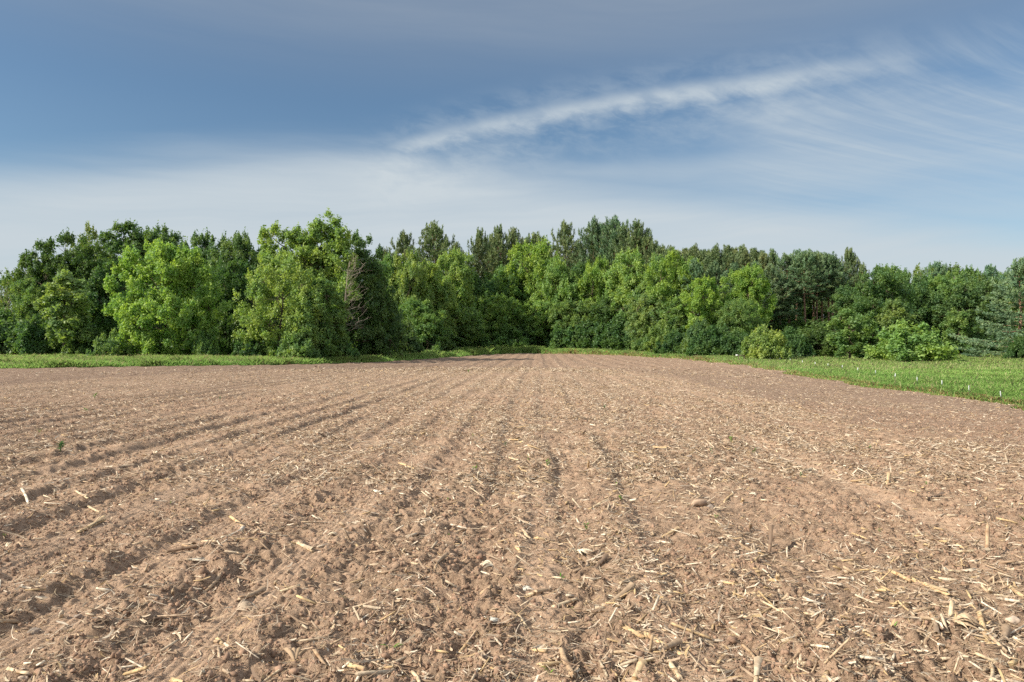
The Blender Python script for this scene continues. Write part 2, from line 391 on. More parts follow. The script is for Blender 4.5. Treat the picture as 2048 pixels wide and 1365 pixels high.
# ------------------------------------------------------------------ ground sheets
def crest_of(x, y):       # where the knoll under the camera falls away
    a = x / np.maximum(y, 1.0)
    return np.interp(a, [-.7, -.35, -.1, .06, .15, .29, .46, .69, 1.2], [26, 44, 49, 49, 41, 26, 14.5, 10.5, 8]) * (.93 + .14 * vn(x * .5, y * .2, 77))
def build_ground():
    r = [0.25, .6, 1.0, 1.4, 1.75, 2.0]
    while r[-1] < 75: r.append(r[-1] + max(.0068, r[-1] * .0027) if r[-1] < 24 else r[-1] * 1.006)
    while r[-1] < 330: r.append(r[-1] * 1.012)
    while r[-1] < 6000: r.append(r[-1] * 1.35)
    r = np.array(r)
    lo, hi = R(-50), R(50)
    a = np.concatenate([np.linspace(lo, hi, 1250), np.linspace(hi, 2 * PI + lo, 90)[1:-1]])
    Rr, Aa = np.meshgrid(r, a, indexing='ij')
    x = Rr * np.sin(Aa); y = Rr * np.cos(Aa)
    ins = inside(x, y)
    h, pk = soil_parts(x, y)
    z = land(x, y) + np.where(ins, h, -.0 + (vn(x * .4, y * .4, 71) - .5) * .08)
    V = np.stack([x, y, z], -1).reshape(-1, 3); nr, na = x.shape
    i = np.arange(nr - 1)[:, None]; j = np.arange(na)[None, :]; j2 = (j + 1) % na
    Q = np.stack([i * na + j, i * na + j2, (i + 1) * na + j2, (i + 1) * na + j], -1).reshape(-1, 4)
    inq = ins.reshape(-1)[Q[:, 0]]
    pkf = pk.reshape(-1)
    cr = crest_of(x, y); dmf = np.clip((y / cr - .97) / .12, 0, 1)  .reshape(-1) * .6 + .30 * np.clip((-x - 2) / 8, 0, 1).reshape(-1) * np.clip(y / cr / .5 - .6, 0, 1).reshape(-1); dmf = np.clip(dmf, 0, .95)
    def sub(Qs, name, mat, extra=None):
        used = np.unique(Qs); mp = np.full(len(V), -1, np.int32); mp[used] = np.arange(len(used))
        VV = V[used]; F_ = [mp[Qs][:, ::-1]]
        if extra:      # close the hub under the camera
            ring = mp[np.arange(na)]; VV = np.vstack([VV, [[0, 0, float(V[:na, 2].mean())]]])
            F_.append(np.stack([np.full(na, len(VV) - 1), np.roll(ring, -1), ring], -1))
            pa = np.append(pkf[used], 0); da = np.append(dmf[used], 0)
        else: pa = pkf[used]; da = dmf[used]
        me = npmesh(name, VV, F_, smooth=True, attrs={'packed': pa, 'damp': da})
        o = link(name, me, mats=[mat]); tag(o, kind='structure'); return o
    sub(Q[inq], 'field', M_SOIL, True); sub(Q[~inq], 'meadow_ground', M_MEADOW)
build_ground()
# ------------------------------------------------------------------ trees
def tube(path, radii, n=6):
    """a tapered tube along a path -> (verts, quads)"""
    P = np.asarray(path, float); k = len(P)
    T = unit(np.gradient(P, axis=0)); ref = np.array([0.3, 0.2, 1.0]) if abs(T[0][2]) < .8 else np.array([1.0, 0.1, 0.0])
    A = unit(np.cross(T, ref)); B = np.cross(T, A)
    th = np.arange(n) * 2 * PI / n
    V = P[:, None, :] + (A[:, None, :] * np.cos(th)[None, :, None] + B[:, None, :] * np.sin(th)[None, :, None]) * np.asarray(radii)[:, None, None]
    i = np.arange(k - 1)[:, None]; j = np.arange(n)[None, :]; j2 = (j + 1) % n
    Q = np.stack([i * n + j, i * n + j2, (i + 1) * n + j2, (i + 1) * n + j], -1).reshape(-1, 4)
    return V.reshape(-1, 3), Q
def join(parts):
    V, Q, o = [], [], 0
    for v, q in parts: V.append(v); Q.append(q + o); o += len(v)
    return np.vstack(V), np.vstack(Q)
def branch(rg, p0, p1, r0, r1, k=6, wob=.06, n=5, sag=0.0):
    t = np.linspace(0, 1, k)[:, None]; p0 = np.array(p0, float); p1 = np.array(p1, float)
    L = np.linalg.norm(p1 - p0)
    off = np.cumsum(rg.randn(k, 3), 0) * wob * L / math.sqrt(k); off = off - off[0] - t * (off[-1] - off[0]) * .8
    P = p0 + (p1 - p0) * t + off; P[:, 2] += (sag * L * (t * (1 - t)) * 4).ravel()
    return tube(P, r0 + (r1 - r0) * t.ravel() ** .8, n), P
def leaves(rg, C, Nn, size, rnd=.7, asp=.62):
    """rhombic leaf faces at C facing roughly along Nn"""
    n = len(C)
    nn = unit(Nn * (1 - rnd) + unit(rg.randn(n, 3)) * rnd)
    a = unit(np.cross(nn, unit(rg.randn(n, 3)))); b_ = np.cross(nn, a)
    s = (size * (.65 + .7 * rg.rand(n)))[:, None] if np.isscalar(size) else (size * (.65 + .7 * rg.rand(n)))[:, None]
    V = np.stack([C - a * s * .55, C + b_ * s * asp * .5 + nn * s * .08, C + a * s * .55, C - b_ * s * asp * .5 + nn * s * .08], 1).reshape(-1, 3)
    Q = np.arange(n * 4).reshape(n, 4)
    return V, Q
def broad(seed, H, lobes, leaf=.23, nclump=14, twigs=30, per=7, trunk_r=None, base=0.0, spire=.0, open_=0.0, limbs=True, sprout=.08):
    """crown = many leafy clumps over a set of rounded lobes (x, y, z, rx, ry, rz)"""
    rg = np.random.RandomState(seed)
    tr = trunk_r or H * .016
    wood = []
    top = np.array([rg.randn() * .3, rg.randn() * .3, H * .72])
    b0, P = branch(rg, (0, 0, -.4), top, tr * 1.15, tr * .35, 9, .03, 8); wood.append(b0)
    Cs, Ns = [], []
    for (lx, ly, lz, rx, ry, rz) in lobes:
        c = np.array([lx, ly, lz]); k = np.argmin(np.abs(P[:, 2] - max(.15 * H, lz - rz * .9))); k = min(k, len(P) - 2)
        if limbs:
            b1, P1 = branch(rg, P[k], c, tr * .5, tr * .16, 6, .08, 5); wood.append(b1)
        vol = (rx * ry * rz) ** (1 / 3)
        m = max(5, int(nclump * vol / 1.6))
        d = unit(rg.randn(m, 3)); f = .70 + .36 * rg.rand(m) ** .6
        cc = c + d * np.array([rx, ry, rz]) * f[:, None]
        cr = vol * (.19 + .19 * rg.rand(m))
        spr = rg.rand(m) < sprout
        cc = np.where(spr[:, None], c + d * np.array([rx, ry, rz * 1.1]) * (1.04 + .22 * rg.rand(m))[:, None], cc); cr = np.where(spr, cr * .6, cr)
        if limbs:
            for q in cc[::3]:
                b2, _ = branch(rg, c, q, tr * .18, tr * .05, 4, .08, 3); wood.append(b2)
        for q, r_, dd in zip(cc, cr, d):
            nt = int(twigs * (.7 + .6 * rg.rand()))
            e = unit(rg.randn(nt, 3) + dd * .55 + np.array([0, 0, .35]))
            tl = r_ * (.35 + .75 * rg.rand(nt) ** .7)
            tp = q + e * tl[:, None] * np.array([1, 1, 1 + spire])
            k2 = int((per - 2) * (1 - open_ * rg.rand()))
            off = rg.randn(nt, k2, 3) * leaf * .70
            pos = (tp[:, None, :] + off).reshape(-1, 3); nor = np.repeat(unit(e + dd * .5 + np.array([0, 0, .3])), k2, 0)
            Cs.append(pos); Ns.append(nor)
            if dd[2] > .05:                                       # young shoots standing out of the crown
                ns = 3 + rg.randint(3); e2 = unit(rg.randn(ns, 3) * .6 + dd + np.array([0, 0, .8]))
                st = q + e2 * r_ * .85; ln = (.25 + .55 * rg.rand(ns)) * leaf * 4.2; tt = np.linspace(0, 1, 7)
                ps = st[:, None, :] + (np.array([0, 0, 1.0]) + e2 * .35)[:, None, :] * (tt[None, :, None] * ln[:, None, None]) + rg.randn(ns, 7, 3) * leaf * .32
                Cs.append(ps.reshape(-1, 3)); Ns.append(unit(rg.randn(ns * 7, 3) + dd))
    C = np.vstack(Cs); Nn = np.vstack(Ns)
    ok = C[:, 2] > base
    C = C[ok]; Nn = Nn[ok]
    V, Q = leaves(rg, C, Nn, leaf * 1.3, .62)
    cl = vn(C[:, 0] * .9 + C[:, 1] * .4, C[:, 2] * .9 + C[:, 1] * .5, seed % 50)
    tint = np.clip(.5 * cl + .5 * rg.rand(len(C)) + .0, 0, 1)
    me = npmesh('crown', V, Q, attrs={'tint': np.repeat(tint, 4)})
    wv, wq = join(wood)
    return npmesh('trunk', wv, wq, smooth=True), me
def lob_round(seed, H, W, n=9, low=.12, top=1.0, flat=.8):
    """lobes of a full rounded crown from low*H to H"""
    rg = np.random.RandomState(seed + 1000); L = []
    hh = H * (1 - low); cz = H * low + hh * .5
    L.append((0, 0, cz + hh * .08, W * .30, W * .28, hh * .36))
    for i in range(n):
        t = (i + .5) / n; z = H * low + hh * (.12 + .74 * t)
        e = math.sqrt(max(.05, 1 - ((z - cz) / (hh * .56)) ** 2))
        a = i * 2.4 + rg.rand() * .8; rr = W * .5 * e * (.52 + .2 * rg.rand())
        s = W * (.17 + .09 * rg.rand()) * (.75 + .4 * e)
        L.append((rr * math.cos(a), rr * math.sin(a) * flat, z, s, s * .95, min(s * (.9 + .5 * rg.rand()), H - z + .1)))
    L.append((rg.randn() * W * .05, 0, H * .92, W * .16, W * .15, H * .09))
    return L
def pine(seed, H, W, low=.2, spiky=.5, tilt=.35, dens=1.0, nl=.30, ex=.50, flatlay=False, bare=.0):
    """whorled branches carrying needle brushes; upswept towards the tip"""
    rg = np.random.RandomState(seed); wood = []
    b0, P = branch(rg, (0, 0, -.4), (rg.randn() * .25, rg.randn() * .25, H * .985), H * .013 + .05, .03, 12, .012, 8); wood.append(b0)
    Cs, Ds = [], []
    z = H * low; step = .62 if not flatlay else .95
    while z < H * .95:
        t = (z - H * low) / (H * (1 - low))
        env = (1 - t) ** ex * (.55 + .45 * min(1, t * 4)) if not flatlay else (1 - t) ** .8
        c = np.array([np.interp(z, P[:, 2], P[:, 0]), np.interp(z, P[:, 2], P[:, 1]), z])
        nb = 4 + rg.randint(3); a0 = rg.rand() * 6.28
        for k in range(nb):
            if t < bare and rg.rand() < .6: continue
            L = max(.35, W * .5 * env * (.50 + .75 * rg.rand()) * (1.25 if rg.rand() < .15 else 1))
            a = a0 + k * 2 * PI / nb + rg.randn() * .2
            el = tilt * (.2 + 1.5 * t) + rg.randn() * .12
            if flatlay: el = .10 + .5 * t
            d = np.array([math.cos(a) * math.cos(el), math.sin(a) * math.cos(el), math.sin(el)])
            br, bp = branch(rg, c, c + d * L, .022 + L * .009, .012, 5, .05, 3, -.07); wood.append(br)
            m = max(3, int(L * 3.4 * dens))
            tt = .28 + .72 * rg.rand(m) ** .8
            bpI = np.stack([np.interp(tt, np.linspace(0, 1, 5), bp[:, q]) for q in range(3)], -1)
            side = np.cross(d, [0, 0, 1.0]); side = side / (np.linalg.norm(side) + 1e-6)
            sp = (rg.rand(m) - .5)[:, None] * side * L * .62 * (1.15 - tt)[:, None] ** .7
            upv = np.array([0, 0, 1.0]) * (np.abs(rg.randn(m)) * (.16 if not flatlay else .05))[:, None]
            q = bpI + sp + upv; q[:, 2] -= (sp ** 2).sum(1) ** .5 * (.1 if flatlay else -.15)
            Cs.append(q); Ds.append(unit(d + sp * .9 + np.array([0, 0, spiky * (1 if not flatlay else .2)]) + rg.randn(m, 3) * .25))
            if t > .25 and rg.rand() < .8:                          # candle shoots turning straight up at the tips
                m2 = 3 if t < .6 else 5; q2 = bp[-1] + np.array([0, 0, 1.0]) * (np.arange(m2)[:, None] * .24) + rg.randn(m2, 3) * .03
                Cs.append(q2); Ds.append(unit(rg.randn(m2, 3) * .12 + [0, 0, 1.3]))
        z += step * (.8 + .4 * rg.rand()) * (1 - .35 * t)
    # leader brushes
    m = 18; Cs.append(np.stack([P[-1, 0] + rg.randn(m) * .05, P[-1, 1] + rg.randn(m) * .05, H * .90 + H * .10 * np.arange(m) / m], -1)); Ds.append(unit(rg.randn(m, 3) * .22 + [0, 0, 1.2]))
    C = np.vstack(Cs); D = np.vstack(Ds); n = len(C); k = 9
    C = np.repeat(C, k, 0) + rg.randn(n * k, 3) * .08; D0 = np.repeat(D, k, 0)
    d = unit(D0 * 1.0 + rg.randn(n * k, 3) * np.where(D0[:, 2:3] > .93, .28, .55)); L = nl * (.7 + .7 * rg.rand(n * k))[:, None]
    w_ = unit(np.cross(d, rg.randn(n * k, 3))) * .050
    V = np.stack([C - w_ * .6, C + d * L * .45 - w_, C + d * L, C + d * L * .45 + w_], 1).reshape(-1, 3)
    Q = np.arange(n * k * 4).reshape(-1, 4)
    tint = np.clip(.2 + .8 * rg.rand(n * k) * np.repeat(.5 + .5 * rg.rand(n), k), 0, 1)
    wv, wq = join(wood)
    return npmesh('trunk', wv, wq, smooth=True), npmesh('crown', V, Q, attrs={'tint': np.repeat(tint, 4)})
def bush(seed, H, W, leaf=.17, n=9, tw=30, twiggy=.0):
    """a dome of upright shoots, leafy to the ground"""
    rg = np.random.RandomState(seed + 500)
    L = [(0, 0, H * .46, W * .30, W * .29, H * .44)]
    for i in range(n):
        a = i * 2.4 + rg.rand() * .5; q = math.sqrt((i + .4) / n); rr = W * .33 * q; s = W * (.13 + .05 * rg.rand())
        top = H * math.sqrt(max(.12, 1 - (q * .80) ** 2)) * (.88 + .2 * rg.rand())
        L.append((rr * math.cos(a), rr * math.sin(a) * .9, top * .56, s, s, top * .42))
    for i in range(n):
        a = i * 2.4 + 1; rr = W * .37 * (.85 + .25 * rg.rand()); s = W * .115
        L.append((rr * math.cos(a), rr * math.sin(a) * .9, H * .20, s, s, H * .17))
    return broad(seed, H, L, leaf, 15, tw, 7, trunk_r=.06, base=.05, spire=.25, open_=twiggy, sprout=.08)

MESH = {}
def extent(me):
    co = np.zeros(len(me.vertices) * 3, np.float32); me.vertices.foreach_get('co', co); co = co.reshape(-1, 3)
    q = lambda a: float(np.percentile(a, 99.3) - np.percentile(a, .7))
    return (float(np.percentile(co[:, 2], 99.8)), (q(co[:, 0]) + q(co[:, 1])) / 2)
def proto(key):
    if key in MESH: return MESH[key]
    k, v = key[0], key[1]
    if k == 'round': r = broad(10 + v, 15, lob_round(v, 15, 11, 10, .10), .24)
    elif k == 'oval': r = broad(30 + v, 15, lob_round(v + 20, 15, 7.5, 9, .08), .24, spire=.3)
    elif k == 'tall': r = broad(50 + v, 18, lob_round(v + 40, 18, 9.5, 11, .22), .24, twigs=26)
    elif k == 'sparse': r = broad(70 + v, 15, lob_round(v + 60, 15, 7, 8, .15), .22, 10, 16, 5, open_=.5)
    elif k == 'bush': r = bush(90 + v, 4, 5.5)
    elif k == 'scrub': r = bush(110 + v, 4, 5.0, .15, 8, 20, .4)
    elif k == 'young': r = broad(130 + v, 8, lob_round(v + 80, 8, 3.6, 8, .04), .19, spire=.4)
    elif k == 'wpine': r = pine(150 + v, 22, 16, .18, .9, .62, 1.25, .42, ex=.80)
    elif k == 'rpine': r = pine(170 + v, 20, 9.5, .36 if v < 4 else .54, .9, .50, 1.6, .38, ex=.95, bare=.1)
    elif k == 'edgepine': r = pine(190 + v, 18, 11.5, .03, .2, .1, 3.0, .36, flatlay=True)
    t, c = r
    t.materials.append({'wpine': M_PBARK, 'rpine': M_PBARK, 'edgepine': M_PBARK}.get(k, M_BIRCH if k == 'sparse' else M_BARK))
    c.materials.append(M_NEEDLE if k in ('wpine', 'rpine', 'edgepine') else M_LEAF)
    MESH[key] = (t, c, extent(c)); return MESH[key]
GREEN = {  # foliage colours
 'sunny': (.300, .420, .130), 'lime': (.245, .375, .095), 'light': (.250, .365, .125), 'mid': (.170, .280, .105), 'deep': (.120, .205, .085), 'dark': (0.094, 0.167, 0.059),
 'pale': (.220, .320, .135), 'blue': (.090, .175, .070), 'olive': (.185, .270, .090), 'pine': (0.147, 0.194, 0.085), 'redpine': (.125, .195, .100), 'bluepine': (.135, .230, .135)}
NAMES = {'round': 'broadleaf_tree', 'oval': 'broadleaf_tree', 'tall': 'broadleaf_tree', 'sparse': 'birch_tree', 'bush': 'shrub', 'scrub': 'shrub', 'young': 'young_tree',
         'wpine': 'pine_tree', 'rpine': 'pine_tree', 'edgepine': 'pine_tree'}
CATS = {'broadleaf_tree': 'tree', 'birch_tree': 'tree', 'shrub': 'shrub', 'young_tree': 'tree', 'pine_tree': 'pine tree'}
def place_tree(key, px, top, D, wpx, colr, label, group=None, meshes=None, sink=0.0, jig=.06):
    """px, top, wpx are read off the photograph; D metres away -> real place, height and width"""
    t, c, (h0, w0) = meshes or proto(key)
    if 655 < px < 1420 and D < 172:       # the field runs deeper here, the wood stands behind its end
        ed = np.interp(px, [655, 700, 780, 850, 950, 1080, 1200, 1300, 1420], [70, 80, 94, 108, 128, 141, 130, 110, 86])
        D = max(D, ed + 13 + max(0, D - 100) * .62)
    x = (px - CX) / F * D; zb = landf(x, D)
    if key[0] in ('wpine', 'rpine'): wpx = wpx * (1.6 if key[0] == 'wpine' else 1.6)
    H = CAM_H + (HY - top) / F * D - zb; W = wpx / F * D
    nm = NAMES[key[0]]
    e = empty(nm, (x, D, zb - sink), rs.rand() * 6.28 if meshes is None else 0)
    sx = W / w0; sz = H / h0
    e.scale = (sx, sx * (.85 + .2 * rs.rand()), sz)
    tag(e, label, CATS[nm], group)
    k = GREEN[colr]; f = 1 + (rs.rand() - .5) * 2 * jig
    to = bpy.data.objects.new('trunk', t); col.objects.link(to); to.parent = e
    co = bpy.data.objects.new('crown', c); col.objects.link(co); co.parent = e
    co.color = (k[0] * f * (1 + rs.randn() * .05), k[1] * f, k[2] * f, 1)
    return e

# trees that carry the left of the picture have crowns of their own
def own(seed, H, lobes, bark=None, **kw):
    t, c = broad(seed, H, lobes, **kw); t.materials.append(bark or M_BARK); c.materials.append(M_LEAF)
    return t, c, (extent(c)[0], max(l[0] + l[3] for l in lobes) - min(l[0] - l[3] for l in lobes))
# big light green tree, bulging crown down to the grass
L1 = [(-2.5, 0, 11.0, 2.6, 2.6, 2.4), (1.2, -.5, 11.6, 2.8, 2.6, 2.2), (-4.2, -.4, 8.6, 2.2, 2.3, 2.3), (4.2, .2, 9.0, 2.2, 2.4, 2.3), (0, -1.8, 8.8, 3.0, 2.4, 2.6),
      (-4.0, -.6, 5.6, 2.4, 2.3, 2.0), (5.4, 0, 6.4, 1.9, 2.2, 2.1), (1.6, -2.6, 6.2, 2.5, 2.0, 2.1), (-1.8, -2.6, 4.4, 2.4, 1.9, 2.0), (3.6, -1.0, 3.9, 2.4, 2.0, 1.9),
      (-3.6, -.6, 2.6, 2.0, 1.8, 1.7), (5.2, -.2, 2.6, 1.8, 1.8, 1.6), (.8, -2.0, 2.2, 2.2, 1.8, 1.5), (0, 2, 8, 4, 2.5, 4), (-.6, 0, 12.6, 1.8, 1.8, 1.3), (2.8, 0, 12.4, 1.5, 1.5, 1.2)]
# tree with two airy tufts over a broad crown
L2 = [(-1.8, 0, 15.2, 1.2, 1.1, 1.3), (.6, 0, 15.4, 1.6, 1.3, 1.6), (2.6, 0, 14.6, 1.4, 1.2, 1.5), (-3.6, 0, 12.6, 1.5, 1.3, 1.3), (1.8, 0, 13.2, 1.8, 1.5, 1.4), (-1.2, 0, 13.2, 1.8, 1.5, 1.5), (-4.6, 0, 15.6, 1.3, 1.2, 1.6), (-4.6, 0, 13.4, 1.4, 1.3, 1.3), (-.6, .2, 16.2, 1.7, 1.4, 1.7), (1.8, 0, 16.8, 1.6, 1.4, 1.4), (3.4, 0, 15.8, 1.2, 1.2, 1.5), (0.6, 0, 14.0, 2.2, 1.6, 1.6),
      (-3.2, -.5, 11.2, 2.6, 2.4, 2.2), (0, -1, 11.6, 2.8, 2.4, 2.2), (3.0, -.5, 12.4, 2.2, 2.2, 2.0), (-1.5, -1.8, 8.6, 3.0, 2.2, 2.4), (2.4, -1.6, 8.4, 2.8, 2.2, 2.3), (0, 0, 5.4, 3.6, 2.4, 2.4), (0, 1.6, 9, 4.4, 2, 4)]
L3 = [(-1.2, 0, 13.2, 2.0, 2.0, 1.8), (1.2, 0, 12.6, 2.0, 2.0, 1.8), (0, -1.2, 10.6, 2.8, 2.0, 2.2), (-2.0, -.6, 8.2, 2.3, 2.2, 2.2), (2.6, -.2, 9.4, 1.9, 2.0, 2.2), (1.8, -1.4, 6.8, 2.6, 2.1, 2.2),
      (-1.4, -1.8, 5.2, 2.4, 2.0, 2.0), (3.2, -.2, 4.8, 2.4, 2.1, 2.2), (.6, -2.0, 2.8, 2.7, 1.8, 1.8), (4.4, 0, 2.4, 1.9, 1.8, 1.7), (-2.8, -.6, 2.6, 1.9, 1.7, 1.7), (0, 1.6, 8, 3.4, 2, 4)]
L4 = [(-2.2, 0, 9.6, 1.8, 1.8, 1.7), (.6, -.3, 10.4, 2.0, 1.9, 1.7), (2.8, 0, 9.2, 1.8, 1.8, 1.8), (-3.4, -.4, 7.2, 2.0, 1.9, 1.8), (0, -1.4, 7.4, 2.4, 1.9, 2.0), (3.4, -.6, 6.6, 2.1, 1.9, 1.9),
      (-3.8, -.5, 4.6, 2.0, 1.8, 1.7), (-.8, -2.0, 4.4, 2.3, 1.8, 1.8), (2.6, -1.6, 3.9, 2.3, 1.8, 1.8), (-2.6, -.8, 2.2, 1.9, 1.6, 1.4), (4.0, -.4, 2.3, 1.8, 1.6, 1.5), (1.0, -1.6, 1.9, 1.9, 1.5, 1.3), (0, 1.2, 6, 3.4, 1.8, 3)]
L5 = [(-3.4, 0, 13.2, 2.2, 2.2, 2.0), (.2, 0, 14.0, 2.4, 2.3, 1.9), (3.4, 0, 13.0, 2.2, 2.2, 2.1), (-5.4, -.3, 10.6, 1.9, 2.1, 2.1), (-2.0, -1.2, 10.6, 2.8, 2.2, 2.2), (2.6, -1.0, 10.2, 2.8, 2.2, 2.3), (5.4, 0, 10.0, 1.8, 2.0, 2.2),
      (-4.6, -.6, 7.4, 2.2, 2.0, 1.9), (-.6, -1.8, 7.0, 2.5, 2.0, 2.0), (3.6, -1.0, 6.4, 2.4, 2.0, 2.1), (-4.2, -.4, 4.4, 2.1, 1.9, 1.7), (0, -1.4, 3.8, 2.3, 1.8, 1.8), (4.4, 0, 3.4, 2.1, 1.9, 1.8), (0, 1.6, 9, 4.6, 2, 4.5)]
T1 = own(301, 14.0, L1, leaf=.21, nclump=17, twigs=34, per=7)
T2 = own(302, 18.0, L2, leaf=.21, nclump=15, twigs=28, per=7)
T3 = own(303, 15.0, L3, leaf=.21, nclump=16, twigs=32, per=7)
T4 = own(304, 12.0, L4, leaf=.20, nclump=17, twigs=30, per=6, open_=.3)
T5 = own(305, 15.8, L5, leaf=.22, nclump=16, twigs=32, per=7)
G_MIX = 'broadleaf trees at the near edge of the wood'; G_PINE = 'tall pines rising over the wood'; G_PLANT = 'pines of the plantation'
